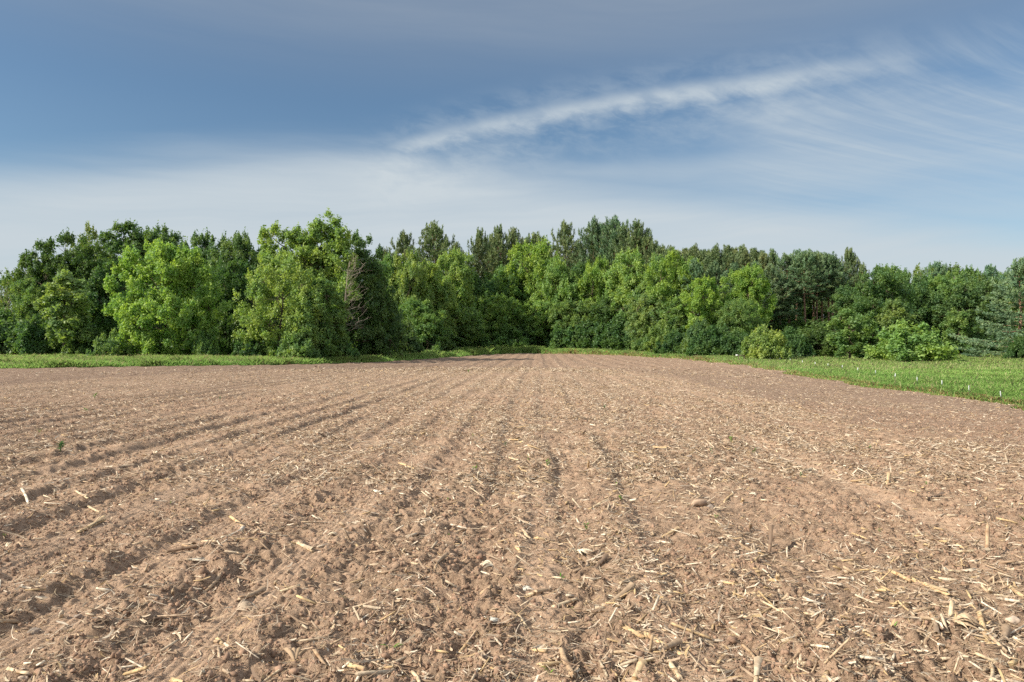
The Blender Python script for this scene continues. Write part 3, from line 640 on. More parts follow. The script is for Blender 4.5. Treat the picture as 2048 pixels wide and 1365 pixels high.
TREES = [
 # --- left group, back to front
 (('tall', 0), 254, 449, 128, 150, 'deep', 'tall olive green tree with domed top behind and above the bulging light green tree'),
 (('sparse', 0), 178, 446, 124, 66, 'olive', 'airy thin-leaved treetop showing sky between its twigs, between two dense trees at left'),
 (('tall', 1), 333, 459, 134, 110, 'deep', 'dark topped tree right behind the highest point of the light green bulging tree'),
 (('round', 1), 410, 468, 126, 130, 'deep', 'mid green rounded tree behind the right shoulder of the light green tree'),
 (('tall', 2), 478, 471, 118, 110, 'deep', 'dense rounded tree left of the tree with two airy tufts'),
 (('round', 2), 528, 492, 120, 90, 'deep', 'dark green tree filling the dip left of the two-tufted tree'),
 (('round', 0), 466, 522, 104, 120, 'dark', 'deep green tree standing in shade in the gap between the two big left trees'),
 ('T5', 128, 470, 104, 196, 'dark', 'broad dark green tree with ragged top, last tall tree before the left gap of sky'),
 (('oval', 0), 208, 520, 104, 90, 'deep', 'shaded dark green tree touching the left side of the light green bulging tree'),
 (('oval', 3), 60, 560, 98, 70, 'mid', 'small-leaved tree at the foot of the broad dark tree, beside the sky gap'),
 (('sparse', 1), 14, 540, 100, 84, 'olive', 'wispy grey-green small tree at the left border of the photo'),
 (('round', 3), -120, 545, 110, 150, 'mid', None),
 (('round', 4), -260, 500, 100, 170, 'mid', None),
 (('bush', 0), 14, 622, 94, 130, 'deep', 'dark bushy shrub at the foot of the wispy grey-green tree'),
 (('bush', 1), 88, 636, 92, 110, 'deep', 'low dark shrub under the broad dark tree, left of the pale slender tree'),
 (('young', 0), 134, 545, 90, 88, 'pale', 'slender pale green tree in front of the broad dark tree'),
 (('bush', 2), 176, 650, 91, 80, 'deep', 'small dark shrub between the slender pale tree and the yellowish shrub'),
 ('T1', 330, 487, 88, 222, 'sunny', 'big light green tree with bulging sunlit crown reaching down to the grass'),
 (('scrub', 0), 222, 661, 86, 76, 'pale', 'small yellowish shrub left of the foot of the big light green tree'),
 (('bush', 3), 412, 662, 86, 50, 'mid', 'green shrub at the right foot of the big light green tree'),
 (('bush', 9), 448, 628, 98, 90, 'dark', 'black-green shrub deep in the shaded gap between the two big left trees'),
 # --- centre left group
 ('T2', 622, 429, 92, 190, 'light', 'tallest broadleaf tree with two airy leaf tufts standing up against the sky'),
 ('T3', 722, 470, 92, 150, 'deep', 'dome-topped tree right of the two-tufted tree, dark down its shaded right side'),
 ('T4', 560, 518, 82, 175, 'light', 'sunny green tree with open foliage in front of the two-tufted tree'),
 (('oval', 1), 648, 560, 84, 110, 'mid', 'green tree left beside the bare dead tree'),
 (('round', 0), 752, 590, 88, 110, 'dark', 'shaded dark tree low down right of the bare dead tree'),
 (('bush', 4), 500, 677, 82, 66, 'blue', 'low bluish shrub at the left foot of the open sunny tree'),
 (('bush', 5), 600, 652, 80, 80, 'mid', 'green shrub under the right half of the open sunny tree'),
 (('bush', 6), 668, 664, 80, 84, 'mid', 'shrub spilling to the grass just below the bare dead tree'),
 (('bush', 7), 738, 656, 84, 96, 'deep', 'dark shrub in shade right of the bare dead tree'),
 (('bush', 8), 800, 640, 98, 80, 'deep', 'shaded shrub where the centre left trees meet the long wood edge'),
 # --- pines on the skyline
 (('wpine', 0), 808, 466, 160, 76, 'pine', 'short rounded pine at the left end of the skyline pines'),
 (('wpine', 1), 770, 498, 162, 56, 'pine', 'low pine top next to the dome-topped tree', ),
 (('wpine', 2), 869, 447, 158, 100, 'pine', 'pointed pine with a broad base, second from the left of the skyline pines'),
 (('wpine', 3), 912, 486, 164, 60, 'pine', 'low ragged pine leaning out right of the pointed broad-based pine'),
 (('wpine', 1), 957, 460, 156, 74, 'pine', 'dense pine left of the twin-topped pines'),
 (('wpine', 0), 998, 453, 160, 62, 'pine', 'left one of the twin-topped pines on the skyline'),
 (('wpine', 3), 1028, 458, 162, 60, 'pine', 'right one of the twin-topped pines on the skyline'),
 (('wpine', 2), 1072, 468, 166, 90, 'pine', 'flat-topped hazy pine between the twin tops and the slim pine'),
 (('wpine', 0), 1130, 446, 158, 74, 'pine', 'slim pine standing apart left of the tallest dense pines'),
 (('wpine', 1), 1192, 439, 154, 88, 'redpine', 'left and brownest of the tallest dense pines'),
 (('wpine', 2), 1228, 436, 156, 84, 'redpine', 'middle one of the tallest dense pines, with the highest tip'),
 (('wpine', 3), 1272, 444, 156, 96, 'pine', 'right one of the tallest dense pines, with long branches reaching right'),
 (('wpine', 0), 1306, 484, 158, 50, 'pine', 'low pine shoulder just right of the tallest dense pines'),
 (('wpine', 1), 1160, 486, 168, 80, 'pine', 'pine filling the notch between the slim pine and the tallest pines'),
 (('wpine', 2), 984, 472, 166, 60, 'pine', 'shadowy pine peeping between the dense pine and the twin tops'),
 (('wpine', 1), 1052, 480, 168, 64, 'pine', 'low pine closing the gap right of the twin-topped pines'),
 (('wpine', 3), 1096, 488, 166, 50, 'pine', 'lowest pine shoulder left of the slim pine'),
 (('wpine', 0), 1210, 449, 160, 60, 'pine', 'pine wedged between the brownest pine and the highest tip'),
 (('wpine', 1), 1250, 452, 160, 64, 'pine', 'pine wedged right of the highest tip'),
 (('wpine', 2), 1292, 464, 162, 56, 'pine', 'outermost ragged arm-like pine of the tallest group'),
 # --- wood edge, middle
 (('tall', 0), 780, 512, 132, 86, 'mid', 'green tree below the low pine top, next to the dome-topped tree'),
 (('round', 1), 815, 506, 128, 86, 'light', 'bright round-topped tree under the short rounded pine'),
 (('oval', 2), 862, 528, 122, 76, 'light', 'bright upright tree below the pointed broad-based pine'),
 (('tall', 1), 905, 502, 130, 90, 'light', 'tree with a sunny peak below the low ragged pine'),
 (('round', 2), 950, 548, 134, 90, 'deep', 'green tree in front of the dense pine left of the twin tops'),
 (('oval', 0), 890, 572, 114, 66, 'light', 'slim bright tree with several small rounded tops, left of the centre of the wood'),
 (('round', 3), 985, 590, 122, 96, 'light', 'low bright tree in front below the twin-topped pines'),
 (('tall', 2), 1018, 532, 134, 90, 'mid', 'tree between the twin-topped pines and the large lime tree'),
 (('round', 4), 1078, 488, 126, 128, 'lime', 'large lime green tree with a pointed top in the middle of the wood edge'),
 (('round', 0), 1120, 522, 122, 96, 'light', 'sunlit tree right beside the large lime green tree'),
 (('oval', 3), 1078, 602, 110, 76, 'light', 'small leafy tree in front of the large lime green tree, down to the grass'),
 (('tall', 0), 1165, 527, 130, 96, 'deep', 'green tree below the brownest tall pine'),
 (('round', 1), 1200, 520, 128, 86, 'lime', 'yellow-topped tree below the highest pine tip'),
 (('tall', 1), 1258, 504, 126, 100, 'light', 'tall light green tree under the right one of the tallest pines'),
 (('oval', 1), 1312, 512, 130, 84, 'mid', 'rounded green tree right of the tall light green tree'),
 (('round', 2), 1350, 506, 126, 106, 'lime', 'lime green tree with a broad top where the tall pines end'),
 (('oval', 2), 1402, 556, 118, 76, 'lime', 'shorter lime tree left of the bright yellow-green tree'),
 (('oval', 0), 1448, 588, 122, 70, 'mid', 'green tree in the gap left below the bright yellow-green tree'),
 (('tall', 2), 1492, 534, 120, 88, 'lime', 'bright yellow-green tree with a jutting top in front of the plantation pines'),
 (('round', 3), 1480, 600, 112, 92, 'mid', 'low green tree under the bright yellow-green tree'),
 (('oval', 3), 1290, 588, 106, 80, 'pale', 'slender pale green tree low in front, right of the centre of the wood'),
 (('round', 4), 845, 600, 108, 100, 'mid', 'green tree low in front below the bright round-topped tree'),
 (('round', 0), 920, 616, 110, 90, 'mid', 'low green tree at the wood edge left of the low bright tree'),
 (('round', 3), 1150, 602, 114, 96, 'mid', 'shaded green tree low right of the small leafy tree'),
 (('oval', 2), 1225, 590, 118, 80, 'deep', 'shaded tree in the dark hollow left of the slender pale green tree'),
 (('oval', 1), 1352, 600, 112, 80, 'mid', 'green tree low down right of the slender pale green tree'),
 # shrubs along the wood edge
 (('bush', 0), 868, 652, 104, 84, 'deep', 'dark shrub at the wood edge under the slim bright tree'),
 (('bush', 1), 945, 648, 108, 80, 'mid', 'rounded shrub at the wood edge left of the field end'),
 (('bush', 2), 1015, 656, 112, 84, 'mid', 'shrub straight behind the far left end of the drill rows'),
 (('bush', 4), 1130, 650, 106, 80, 'deep', 'dark shrub straight behind the far end of the field'),
 (('bush', 3), 1185, 640, 110, 100, 'blue', 'blue-green shrub right of the field end'),
 (('bush', 5), 1238, 634, 108, 90, 'blue', 'taller blue-green shrub left of the slender pale green tree'),
 (('bush', 6), 1300, 668, 100, 70, 'mid', 'green shrub at the foot of the slender pale green tree'),
 (('scrub', 1), 1330, 634, 98, 70, 'olive', 'thin twiggy shrub with brownish leaves right of the slender pale green tree'),
 (('bush', 7), 1352, 662, 96, 70, 'blue', 'bluish shrub at the foot of the thin twiggy shrub'),
 (('scrub', 2), 1390, 676, 92, 32, 'pale', 'tiny pale shrub alone in front of the bluish shrubs'),
 (('bush', 8), 1430, 652, 100, 92, 'blue', 'broad blue-green shrub under the shorter lime tree'),
 (('bush', 9), 1478, 664, 98, 80, 'blue', 'low blue-green shrub just left of the round light bush'),
 (('bush', 2), 1400, 640, 108, 70, 'deep', 'dark shrub behind the broad blue-green shrub'),
 # --- right side bushes
 (('bush', 1), 1532, 654, 84, 84, 'light', 'round light green bush standing out alone at the meadow edge'),
 (('bush', 0), 1584, 657, 92, 72, 'blue', 'blue-green bush touching the right side of the round light green bush'),
 (('bush', 5), 1638, 655, 98, 92, 'dark', 'dark shaded bush between the round bushes and the feathery sapling'),
 (('young', 1), 1698, 620, 86, 78, 'mid', 'feathery light green sapling thicket left of the big spreading bush'),
 (('young', 2), 1740, 645, 90, 60, 'mid', 'low young tree between the feathery sapling and the big spreading bush'),
 (('bush', 1), 1820, 646, 80, 142, 'light', 'big spreading bright green bush at the right end of the row, widest at its base'),
 (('young', 0), 1790, 600, 84, 60, 'mid', 'upright bright shoot rising behind the big spreading bush'),
 # --- right back trees
 (('tall', 0), 1762, 536, 112, 124, 'deep', 'large green tree with hanging leafy limbs behind the feathery sapling'),
 (('round', 1), 1822, 548, 124, 110, 'deep', 'rounded tree right of the tree with hanging limbs'),
 (('tall', 1), 1720, 570, 118, 90, 'deep', 'dark tree in the corner where the plantation pines end'),
 (('tall', 2), 1880, 552, 126, 110, 'mid', 'pale-stemmed leafy tree above the right end of the big spreading bush'),
 (('sparse', 2), 1846, 530, 150, 80, 'olive', 'thin-topped tree peeping over the rounded right trees'),
 (('sparse', 0), 1908, 540, 140, 90, 'mid', 'pale-trunked birch in the middle of the right back trees'),
 (('oval', 1), 1932, 568, 118, 90, 'deep', 'upright green tree left of the dark drooping tree'),
 (('round', 2), 1965, 552, 122, 100, 'deep', 'dark drooping tree left of the pine at the right border'),
 (('young', 3), 1912, 620, 104, 54, 'mid', 'small pale-stemmed tree standing over open grass at right'),
 (('young', 1), 1948, 646, 104, 40, 'deep', 'small leaning tree over the shaded grass patch at right'),
 (('round', 3), 1790, 534, 190, 90, 'mid', 'far treetop seen over the tree with hanging limbs'),
 (('wpine', 2), 1870, 526, 196, 60, 'bluepine', 'far small pine top on the right skyline'),
 (('round', 4), 1905, 530, 200, 110, 'deep', 'far rounded crown on the right skyline'),
 (('round', 1), 1950, 538, 190, 100, 'mid', 'far sunny crown on the skyline left of the border pine'),
 (('wpine', 0), 1980, 532, 180, 70, 'bluepine', 'far pine top with drooping tip near the right border'),
 (('round', 0), 2010, 544, 190, 100, 'mid', 'far crown just behind the pine at the right border'),
 (('edgepine', 0), 2034, 520, 92, 190, 'bluepine', 'big pine with flat layered branches at the right border of the photo'),
 (('bush', 4), 2046, 670, 84, 60, 'dark', 'small dark bush at the foot of the border pine'),
 (('round', 2), 2130, 500, 110, 170, 'mid', None), (('tall', 0), 2260, 490, 120, 170, 'mid', None),
]
OWN = {'T1': T1, 'T2': T2, 'T3': T3, 'T4': T4, 'T5': T5}
for k, px, top, D, wpx, c_, lab in TREES:
    off = lab is None
    if off: lab = {-120: 'green tree beyond the wispy tree at the left border', -260: 'green tree farthest out past the left border', 2130: 'green tree just past the border pine', 2260: 'tall green tree farthest out past the right border'}[px]
    if isinstance(k, str): place_tree(('round', 9), px, top, D, wpx, c_, lab, G_MIX, meshes=OWN[k])
    else:
        g_ = G_PINE if k[0] in ('wpine',) else ('shrubs along the foot of the wood' if k[0] in ('bush', 'scrub') else G_MIX)
        if off: g_ = 'trees beside the view'
        place_tree(k, px, top, D, wpx, c_, lab, g_)
# the plantation: red pines in ranks, each a tree of its own
PL = [(1322, 492), (1333, 500), (1344, 494), (1355, 502), (1380, 497), (1404, 503), (1425, 499), (1495, 500), (1532, 508), (1366, 498), (1394, 492), (1412, 500), (1436, 492), (1454, 492), (1466, 496), (1481, 493), (1508, 498), (1522, 504), (1542, 500),
      (1578, 508), (1592, 502), (1608, 500), (1622, 503), (1634, 508), (1646, 506), (1660, 506), (1672, 512)]
ord_ = ['first', 'second', 'third', 'fourth', 'fifth', 'sixth', 'seventh', 'eighth', 'ninth', 'tenth', 'eleventh', 'twelfth', 'thirteenth', 'fourteenth', 'fifteenth', 'sixteenth', 'seventeenth', 'eighteenth', 'nineteenth', 'twentieth', 'twenty-first']
PL.sort(); NLONG = sum(p[0] < 1560 for p in PL)
for i, (px, top) in enumerate(PL):
    D = 150 + 14 * rs.rand() if px < 1560 else 128 + 10 * rs.rand()
    lab = (ord_[i] + ' spire-topped dark pine from the left in the long plantation row') if px < 1560 else (ord_[i - NLONG] + ' pine from the left in the right-hand clump with bare reddish trunks')
    place_tree(('rpine', i % 4 + (4 if px > 1560 else 0)), px, top, D, 52 if px < 1560 else 50, 'redpine' if px > 1560 else 'pine', lab, G_PLANT)
for i, (px, top) in enumerate([(1385, 520), (1425, 525), (1470, 528), (1515, 525), (1545, 530), (1530, 545), (1560, 552)]):
    place_tree(('rpine', (i + 1) % 4), px, top, 124 + 8 * rs.rand(), 56, 'redpine', ord_[i] + ' from the left of the lower pines standing in front of the plantation tops', G_PLANT)
place_tree(('wpine', 3), 1700, 498, 140, 60, 'pine', 'lone ragged pine top at the right end of the plantation', G_PINE)
place_tree(('wpine', 1), 1722, 528, 146, 50, 'pine', 'low pine just right of the lone ragged pine top', G_PINE)
# inner wood that closes the view between the trunks
FR = sorted((px_, ' '.join(lb_.split()[:9])) for k_, px_, t_, D_, w_, c_, lb_ in TREES if lb_)
BU = set()
def behind(px):
    for f in sorted(FR, key=lambda f: abs(f[0] - px)):
        if f[1] not in BU: BU.add(f[1]); return f[1]
INNER = []
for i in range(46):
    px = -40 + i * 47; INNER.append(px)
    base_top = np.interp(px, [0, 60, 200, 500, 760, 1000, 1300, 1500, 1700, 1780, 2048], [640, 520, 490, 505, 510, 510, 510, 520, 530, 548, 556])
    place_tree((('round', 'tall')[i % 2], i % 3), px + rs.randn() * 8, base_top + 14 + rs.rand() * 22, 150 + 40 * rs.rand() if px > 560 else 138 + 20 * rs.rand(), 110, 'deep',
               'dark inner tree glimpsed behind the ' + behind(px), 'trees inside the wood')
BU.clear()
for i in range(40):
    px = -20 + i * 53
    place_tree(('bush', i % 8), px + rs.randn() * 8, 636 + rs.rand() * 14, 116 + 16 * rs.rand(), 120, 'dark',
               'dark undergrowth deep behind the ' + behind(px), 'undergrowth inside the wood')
# bare dead tree
def dead_tree():
    rg = np.random.RandomState(5); parts = []
    D = 86.5; x = (684 - CX) / F * D; zb = landf(x, D); H = CAM_H + (HY - 522) / F * D - zb
    e = empty('dead_tree', (x, D, zb)); tag(e, 'bare grey dead tree with fine twigs sweeping right, in front of the dark shade', 'tree')
    b0, P = branch(rg, (0, 0, -.3), (.9, 0, H), .11, .02, 14, .02, 8)
    link('trunk', npmesh('trunk', *b0, smooth=True), e, [M_DEAD])
    for i in range(26):
        t = .30 + .68 * (i / 26); p = P[int(t * 13)] * 1.0
        p = np.array([np.interp(t, np.linspace(0, 1, 14), P[:, q]) for q in range(3)])
        L = (4.0 - 2.2 * t) * (.5 + .7 * rg.rand()); a = rg.randn() * .55 + (PI if rg.rand() < .06 else 0); el = .25 + .9 * t * rg.rand() + rg.randn() * .25
        d = np.array([math.cos(a) * math.cos(el), math.sin(a) * math.cos(el), math.sin(el)])
        br, bp = branch(rg, p, p + d * L, .026, .010, 9, .16, 4, -.05); parts.append(br)
        for k in range(6):
            q = bp[1 + rg.randint(7)]; d2 = unit(d + rg.randn(3) * .5)
            b2, _ = branch(rg, q, q + d2 * L * (.25 + .3 * rg.rand()), .013, .007, 5, .16, 3); parts.append(b2)
    v, q = join(parts); link('branches', npmesh('branches', v, q, smooth=True), e, [M_DEAD])
dead_tree()

# ------------------------------------------------------------------ grass
def build_grass():
    rg = np.random.RandomState(12)
    X_, Y_ = [], []
    while sum(map(len, X_)) < 1050000:
        n = 600000
        px = rg.rand(n) * 2700 - 320; D = np.exp(rg.rand(n) * (math.log(156) - math.log(13)) + math.log(13))
        x = (px - CX) / F * D; keep = ~inside(x, D) & (D > 16)
        # the meadow reaches the wood edge; right side is wide open, left is a strip
        lim = np.interp(px, [-400, 250, 500, 800, 900, 1250, 1480, 1560, 1900, 2400], [92, 90, 90, 108, 158, 158, 116, 96, 135, 135])
        keep &= D < lim
        keep &= ~((x < 0) & (D < 50))
        X_.append(x[keep]); Y_.append(D[keep])
    x = np.concatenate(X_); y = np.concatenate(Y_); n = len(x)
    # distance to the tilled edge, by probing
    edge = np.zeros(n)
    for rr in (.35, .8, 1.6, 3.0, 6.0):
        hit = np.zeros(n, bool)
        for a in (0, PI / 2, PI, 3 * PI / 2): hit |= inside(x + rr * math.cos(a), y + rr * math.sin(a))
        edge = np.where(hit & (edge == 0), rr, edge)
    near_edge = (edge > 0)
    z = land(x, y) + (vn(x * .4, y * .4, 71) - .5) * .08
    p1 = vn(x * .12, y * .12, 81); p2 = vn(x * .5, y * .5, 82); p3 = vn(x * 2.2, y * 1.2, 83)
    left = x < np.interp(y, [0, 60, 140, 300], [0, 0, 6, 6])
    h = np.where(left, .62, .23) * (.45 + .8 * p2) * (.5 + .8 * rg.rand(n))
    h = np.where(~left & (y > 62), h * np.interp(y, [62, 90], [1.0, 1.9]), h)
    h = np.where(y > 100, h * np.interp(y, [100, 135], [1.0, 1.7]), h)
    h *= np.where((edge > 0) & (edge <= .35), .6, 1)
    r = np.hypot(x, y)
    w_ = (.003 + .00034 * r) * (.7 + .6 * rg.rand(n))
    a = rg.rand(n) * 6.28; lean = (.3 + .8 * rg.rand(n)) * h
    dx, dy = np.cos(a), np.sin(a); sx, sy = -dy * w_, dx * w_
    B = np.stack([x, y, z - .02], -1); S = np.stack([sx, sy, 0 * sx], -1); Dv = np.stack([dx, dy, 0 * dx], -1)
    mid = B + Dv * (lean * .35)[:, None] + np.array([0, 0, 1.0]) * (h * .6)[:, None]
    tip = B + Dv * lean[:, None] + np.array([0, 0, 1.0]) * h[:, None]
    V = np.stack([B - S, B + S, mid + S * .8, tip, mid - S * .8], 1).reshape(-1, 3)
    Q = np.arange(n * 5).reshape(n, 5)
    g0 = np.array([.235, .410, .105]); g1 = np.array([.330, .500, .140]); g2 = np.array([.36, .48, .15]); dry = np.array([.45, .32, .16])
    c = g0 + (g1 - g0) * np.clip(p1 * .9 + p3 * .5 - .2, 0, 1)[:, None]
    ym = np.clip((p2 - .48) * 3, 0, 1) * np.clip((y - 26) / 40, 0, 1) * .6
    c = c + (g2 - c) * ym[:, None]
    seed = (rg.rand(n) < np.where(y > 58, .035, .004))                    # seed heads
    isd = (near_edge & (edge <= .8) & (rg.rand(n) < np.where(left, .12, .38)) & ~left) | (rg.rand(n) < .008)
    c = np.where(isd[:, None], dry * (.6 + .6 * rg.rand(n))[:, None], c)
    C = np.repeat(c, 5, 0).reshape(n, 5, 3)
    sh = np.array([.34, .33, .17])
    C[seed, 2:] = sh; 
    V = V.reshape(n, 5, 3); V[seed, 3, 2] += .16; V[seed, 2, 2] += .10; V[seed, 4, 2] += .10
    C *= (.90 + .2 * rg.rand(n))[:, None, None]
    me = npmesh('grass', V.reshape(-1, 3), Q, attrs={'col': C.reshape(-1, 3)})
    o = link('grass', me, mats=[M_GRASS]); tag(o, 'long green meadow grass with tan seed heads around the tilled field', 'grass', kind='stuff')
build_grass()
# pin markers in the meadow
def marker_mesh():
    v, q = tube([(0, 0, -.05), (.01, 0, .30), (.0, 0, .62)], [.006, .006, .006], 5)
    wire = npmesh('wire', v, q, smooth=True, attrs={'col': np.tile([.05, .05, .045], (len(v), 1))})
    w2, hh = .016, .16; P = []
    for s in (-.006, .006):
        for zz, ww in ((.44, w2), (.52, w2 * 1.1), (.60, w2), (.64, w2 * .5)): P += [(-ww, s, zz), (ww, s, zz)]
    P = np.array(P); Q = []
    for k in range(3): Q += [[2 * k, 2 * k + 1, 2 * k + 3, 2 * k + 2], [8 + 2 * k + 1, 8 + 2 * k, 8 + 2 * k + 2, 8 + 2 * k + 3], [2 * k, 2 * k + 2, 10 + 2 * k, 8 + 2 * k], [2 * k + 3, 2 * k + 1, 9 + 2 * k, 11 + 2 * k]]
    Q += [[6, 7, 15, 14], [1, 0, 8, 9]]
    flag = npmesh('flag', P, np.array(Q), attrs={'col': np.tile([.58, .62, .66], (len(P), 1))})
    for m_ in (wire, flag): m_.materials.append(M_MARK)
    return wire, flag
M_MARK = color_attr_material('marker_plastic', .45)
WIRE, FLAG = marker_mesh()
for i, (px, py, tpx) in enumerate([(2004, 787, 8), (1938, 778, 7), (1884, 770, 5), (1835, 766, 3), (1789, 760, 5), (1751, 754, 6), (1715, 749, 4), (1685, 743, 5), (1655, 739, 3), (1629, 735, 3), (1605, 730, 4), (1581, 724, 4), (1560, 719, 4), (1540, 717, 4), (1523, 717, 4)]):
    D = [25.5, 29, 33, 36, 40, 45, 50, 55, 60, 64, 69, 76, 82, 82, 82][i]
    x = (px - CX) / F * D; z = landf(x, D); hz = CAM_H - (py - HY) / F * D      # height of the white top
    e = empty('marker_stake', (x, D, hz - .54)); e.rotation_euler = (rs.randn() * .05, rs.randn() * .06, rs.randn() * .5)
    if i > 3: e.scale = (1.3, 1.3, 1)
    e.location.z = max(hz - .56, z - .10)
    lab = ['white-tipped pin marker nearest the corner where field and meadow meet the right border'] + [o_ + ' white-tipped pin marker counting away from the nearest one' for o_ in ['second', 'third', 'fourth', 'fifth', 'sixth', 'seventh', 'eighth', 'ninth', 'tenth', 'eleventh', 'twelfth', 'thirteenth', 'fourteenth', 'fifteenth']]
    tag(e, lab[i], 'marker stake', 'row of pin markers in the meadow')
    for nm, me in (('wire', WIRE), ('flag', FLAG)):
        o = bpy.data.objects.new(nm, me); col.objects.link(o); o.parent = e
def rail():
    D = 84.0; x = (1482 - CX) / F * D; z = landf(x, D)
    e = empty('low_rail', (x, D, z)); tag(e, 'low weathered wooden rail with a white end, left of the round bush', 'rail')
    def bx(cx_, cy_, cz_, a, b, c):
        s = np.array([[i, j, k] for i in (-1, 1) for j in (-1, 1) for k in (-1, 1)]) * np.array([a, b, c]) / 2 + np.array([cx_, cy_, cz_])
        return s, np.array([[0, 1, 3, 2], [4, 6, 7, 5], [0, 4, 5, 1], [2, 3, 7, 6], [0, 2, 6, 4], [1, 5, 7, 3]])
    for nm, b_, c_ in (('top_board', bx(.05, 0, .72, .80, .12, .08), (.16, .12, .09)), ('leg', bx(-.28, 0, .33, .07, .09, .70), (.12, .09, .07)), ('leg', bx(.36, 0, .33, .07, .09, .70), (.12, .09, .07)),
                       ('end_cap', bx(-.47, 0, .74, .24, .16, .14), (.75, .76, .76))):
        v, q = b_; me = npmesh(nm, v, q, attrs={'col': np.tile(c_, (len(v), 1))}); o = link(nm, me, e, [M_MARK])
        bv = o.modifiers.new('bevel', 'BEVEL'); bv.width = .01
rail()

# ------------------------------------------------------------------ what lies on the soil
STR = np.array([[.50, .41, .30], [.62, .54, .43], [.44, .33, .22], [.37, .28, .20], [.30, .215, .145], [.20, .14, .10], [.48, .35, .19]])
def pick(rg, n, p): return STR[rg.choice(len(STR), n, p=p)] * (.8 + .4 * rg.rand(n))[:, None]
def field_points(rg, n, d0, d1, pw=1.0, dens=None):
    X_, Y_, c = [], [], 0
    while c < n:
        m = n * 2
        px = rg.rand(m) * 2700 - 320
        D = (d0 ** pw + rg.rand(m) * (d1 ** pw - d0 ** pw)) ** (1 / pw) if pw > 0 else d0 * (d1 / d0) ** rg.rand(m)
        x = (px - CX) / F * D; k = inside(x, D)
        if dens is not None: k &= rg.rand(m) < dens(x, D)
        X_.append(x[k]); Y_.append(D[k]); c += int(k.sum())
    return np.concatenate(X_)[:n], np.concatenate(Y_)[:n]
def dens_straw(x, y):
    u, v = rowuv(x, y)
    p = vn(x * .45, y * .30, 91); q = vn(x * 1.9, y * 1.1, 92)
    rowp = .5 + .5 * np.cos(2 * PI * (u / ROW + .1))
    d = np.clip(.08 + 1.7 * (p * .5 + q * .6 - .24), .05, 1) * (.55 + .45 * rowp)
    a = x / np.maximum(y, 1)
    crest = crest_of(x, y)
    d = d * np.where(y > crest, .30, 1.0) * np.interp(a, [-.7, -.25, 0, .4], [.35, .5, 1, 1])
    return d * (1 - .6 * soil_parts(x, y)[1])
def strips(rg, x, y, L, W, c, tilt=.18, curl=.5, lift=.004, seg=3):
    """thin curled strips lying on the soil"""
    n = len(x); z = gh(x, y) + lift
    a = rg.rand(n) * 6.28; el = rg.randn(n) * tilt; roll = rg.randn(n) * .6
    d = np.stack([np.cos(a) * np.cos(el), np.sin(a) * np.cos(el), np.sin(el)], -1)
    s0 = np.stack([-np.sin(a), np.cos(a), 0 * a], -1); up = np.cross(d, s0)
    s = s0 * np.cos(roll)[:, None] + up * np.sin(roll)[:, None]
    bend = (rg.randn(n) * curl)[:, None] * s0 + (np.abs(rg.randn(n)) * curl * .35)[:, None] * np.array([0, 0, 1.0])
    P = np.stack([x, y, z + np.abs(np.sin(el)) * L * .45 + W * .3], -1)
    rows = []
    for k in range(seg + 1):
        t = k / seg - .5
        ctr = P + d * (L * t)[:, None] + bend * (L * (t * t))[:, None] - bend * (L * .1)[:, None]
        wk = W * (1 - abs(t) * .7)
        rows += [ctr - s * (wk * .5)[:, None], ctr + s * (wk * .5)[:, None]]
    V = np.stack(rows, 1); m = 2 * (seg + 1)
    base = (np.arange(n) * m)[:, None]
    Q = np.concatenate([base + np.array([[2 * k, 2 * k + 1, 2 * k + 3, 2 * k + 2]]) for k in range(seg)], 0)
    return V.reshape(-1, 3), Q, np.repeat(c, m, 0)
def build_litter():
    rg = np.random.RandomState(33); parts = []
    P0 = [.28, .22, .16, .12, .10, .04, .08]; PM = [.24, .22, .14, .14, .14, .08, .04]; P1 = [.16, .12, .14, .20, .22, .12, .04]
    # broken leaf and husk bits, near to the crest and thinly beyond
    for n, d0, d1, Lm, Wm, pr in ((36000, 2.1, 14, .046, .0074, P0), (165000, 8, 50, .058, .0110, PM), (14000, 40, 138, .12, .028, PM)):
        x, y = field_points(rg, n, d0, d1, .8, dens_straw)
        sc_ = 1 + .0 * y
        L = Lm * np.exp(rg.randn(n) * .5); W = Wm * np.exp(rg.randn(n) * .35)
        L = np.minimum(L, .30)
        parts.append(strips(rg, x, y, L, W, pick(rg, n, pr), .22, .5, .003, 2))
    # fine fibres, roots and shreds
    n = 46000; x, y = field_points(rg, n, 2.1, 16, .7, lambda a, b: .35 + .65 * dens_straw(a, b) ** .5)
    parts.append(strips(rg, x, y, .075 * np.exp(rg.randn(n) * .5), .0028 * np.exp(rg.randn(n) * .3), pick(rg, n, P1), .25, .9, .004, 3))
    V = np.vstack([p[0] for p in parts]); C = np.vstack([p[2] for p in parts]); o = 0; Q = []
    for p in parts: Q.append(p[1] + o); o += len(p[0])
    me = npmesh('straw_litter', V, np.vstack(Q), attrs={'col': C})
    tag(link('straw_litter', me, mats=[M_STRAW]), 'fine shreds of dry corn leaf and straw strewn over the soil', 'straw litter', kind='stuff')
build_litter()
ICO_V = None
def ico():
    t = (1 + 5 ** .5) / 2
    v = unit(np.array([(-1, t, 0), (1, t, 0), (-1, -t, 0), (1, -t, 0), (0, -1, t), (0, 1, t), (0, -1, -t), (0, 1, -t), (t, 0, -1), (t, 0, 1), (-t, 0, -1), (-t, 0, 1)], float))
    f = np.array([(0, 11, 5), (0, 5, 1), (0, 1, 7), (0, 7, 10), (0, 10, 11), (1, 5, 9), (5, 11, 4), (11, 10, 2), (10, 7, 6), (7, 1, 8), (3, 9, 4), (3, 4, 2), (3, 2, 6), (3, 6, 8), (3, 8, 9), (4, 9, 5), (2, 4, 11), (6, 2, 10), (8, 6, 7), (9, 8, 1)])
    return v, f
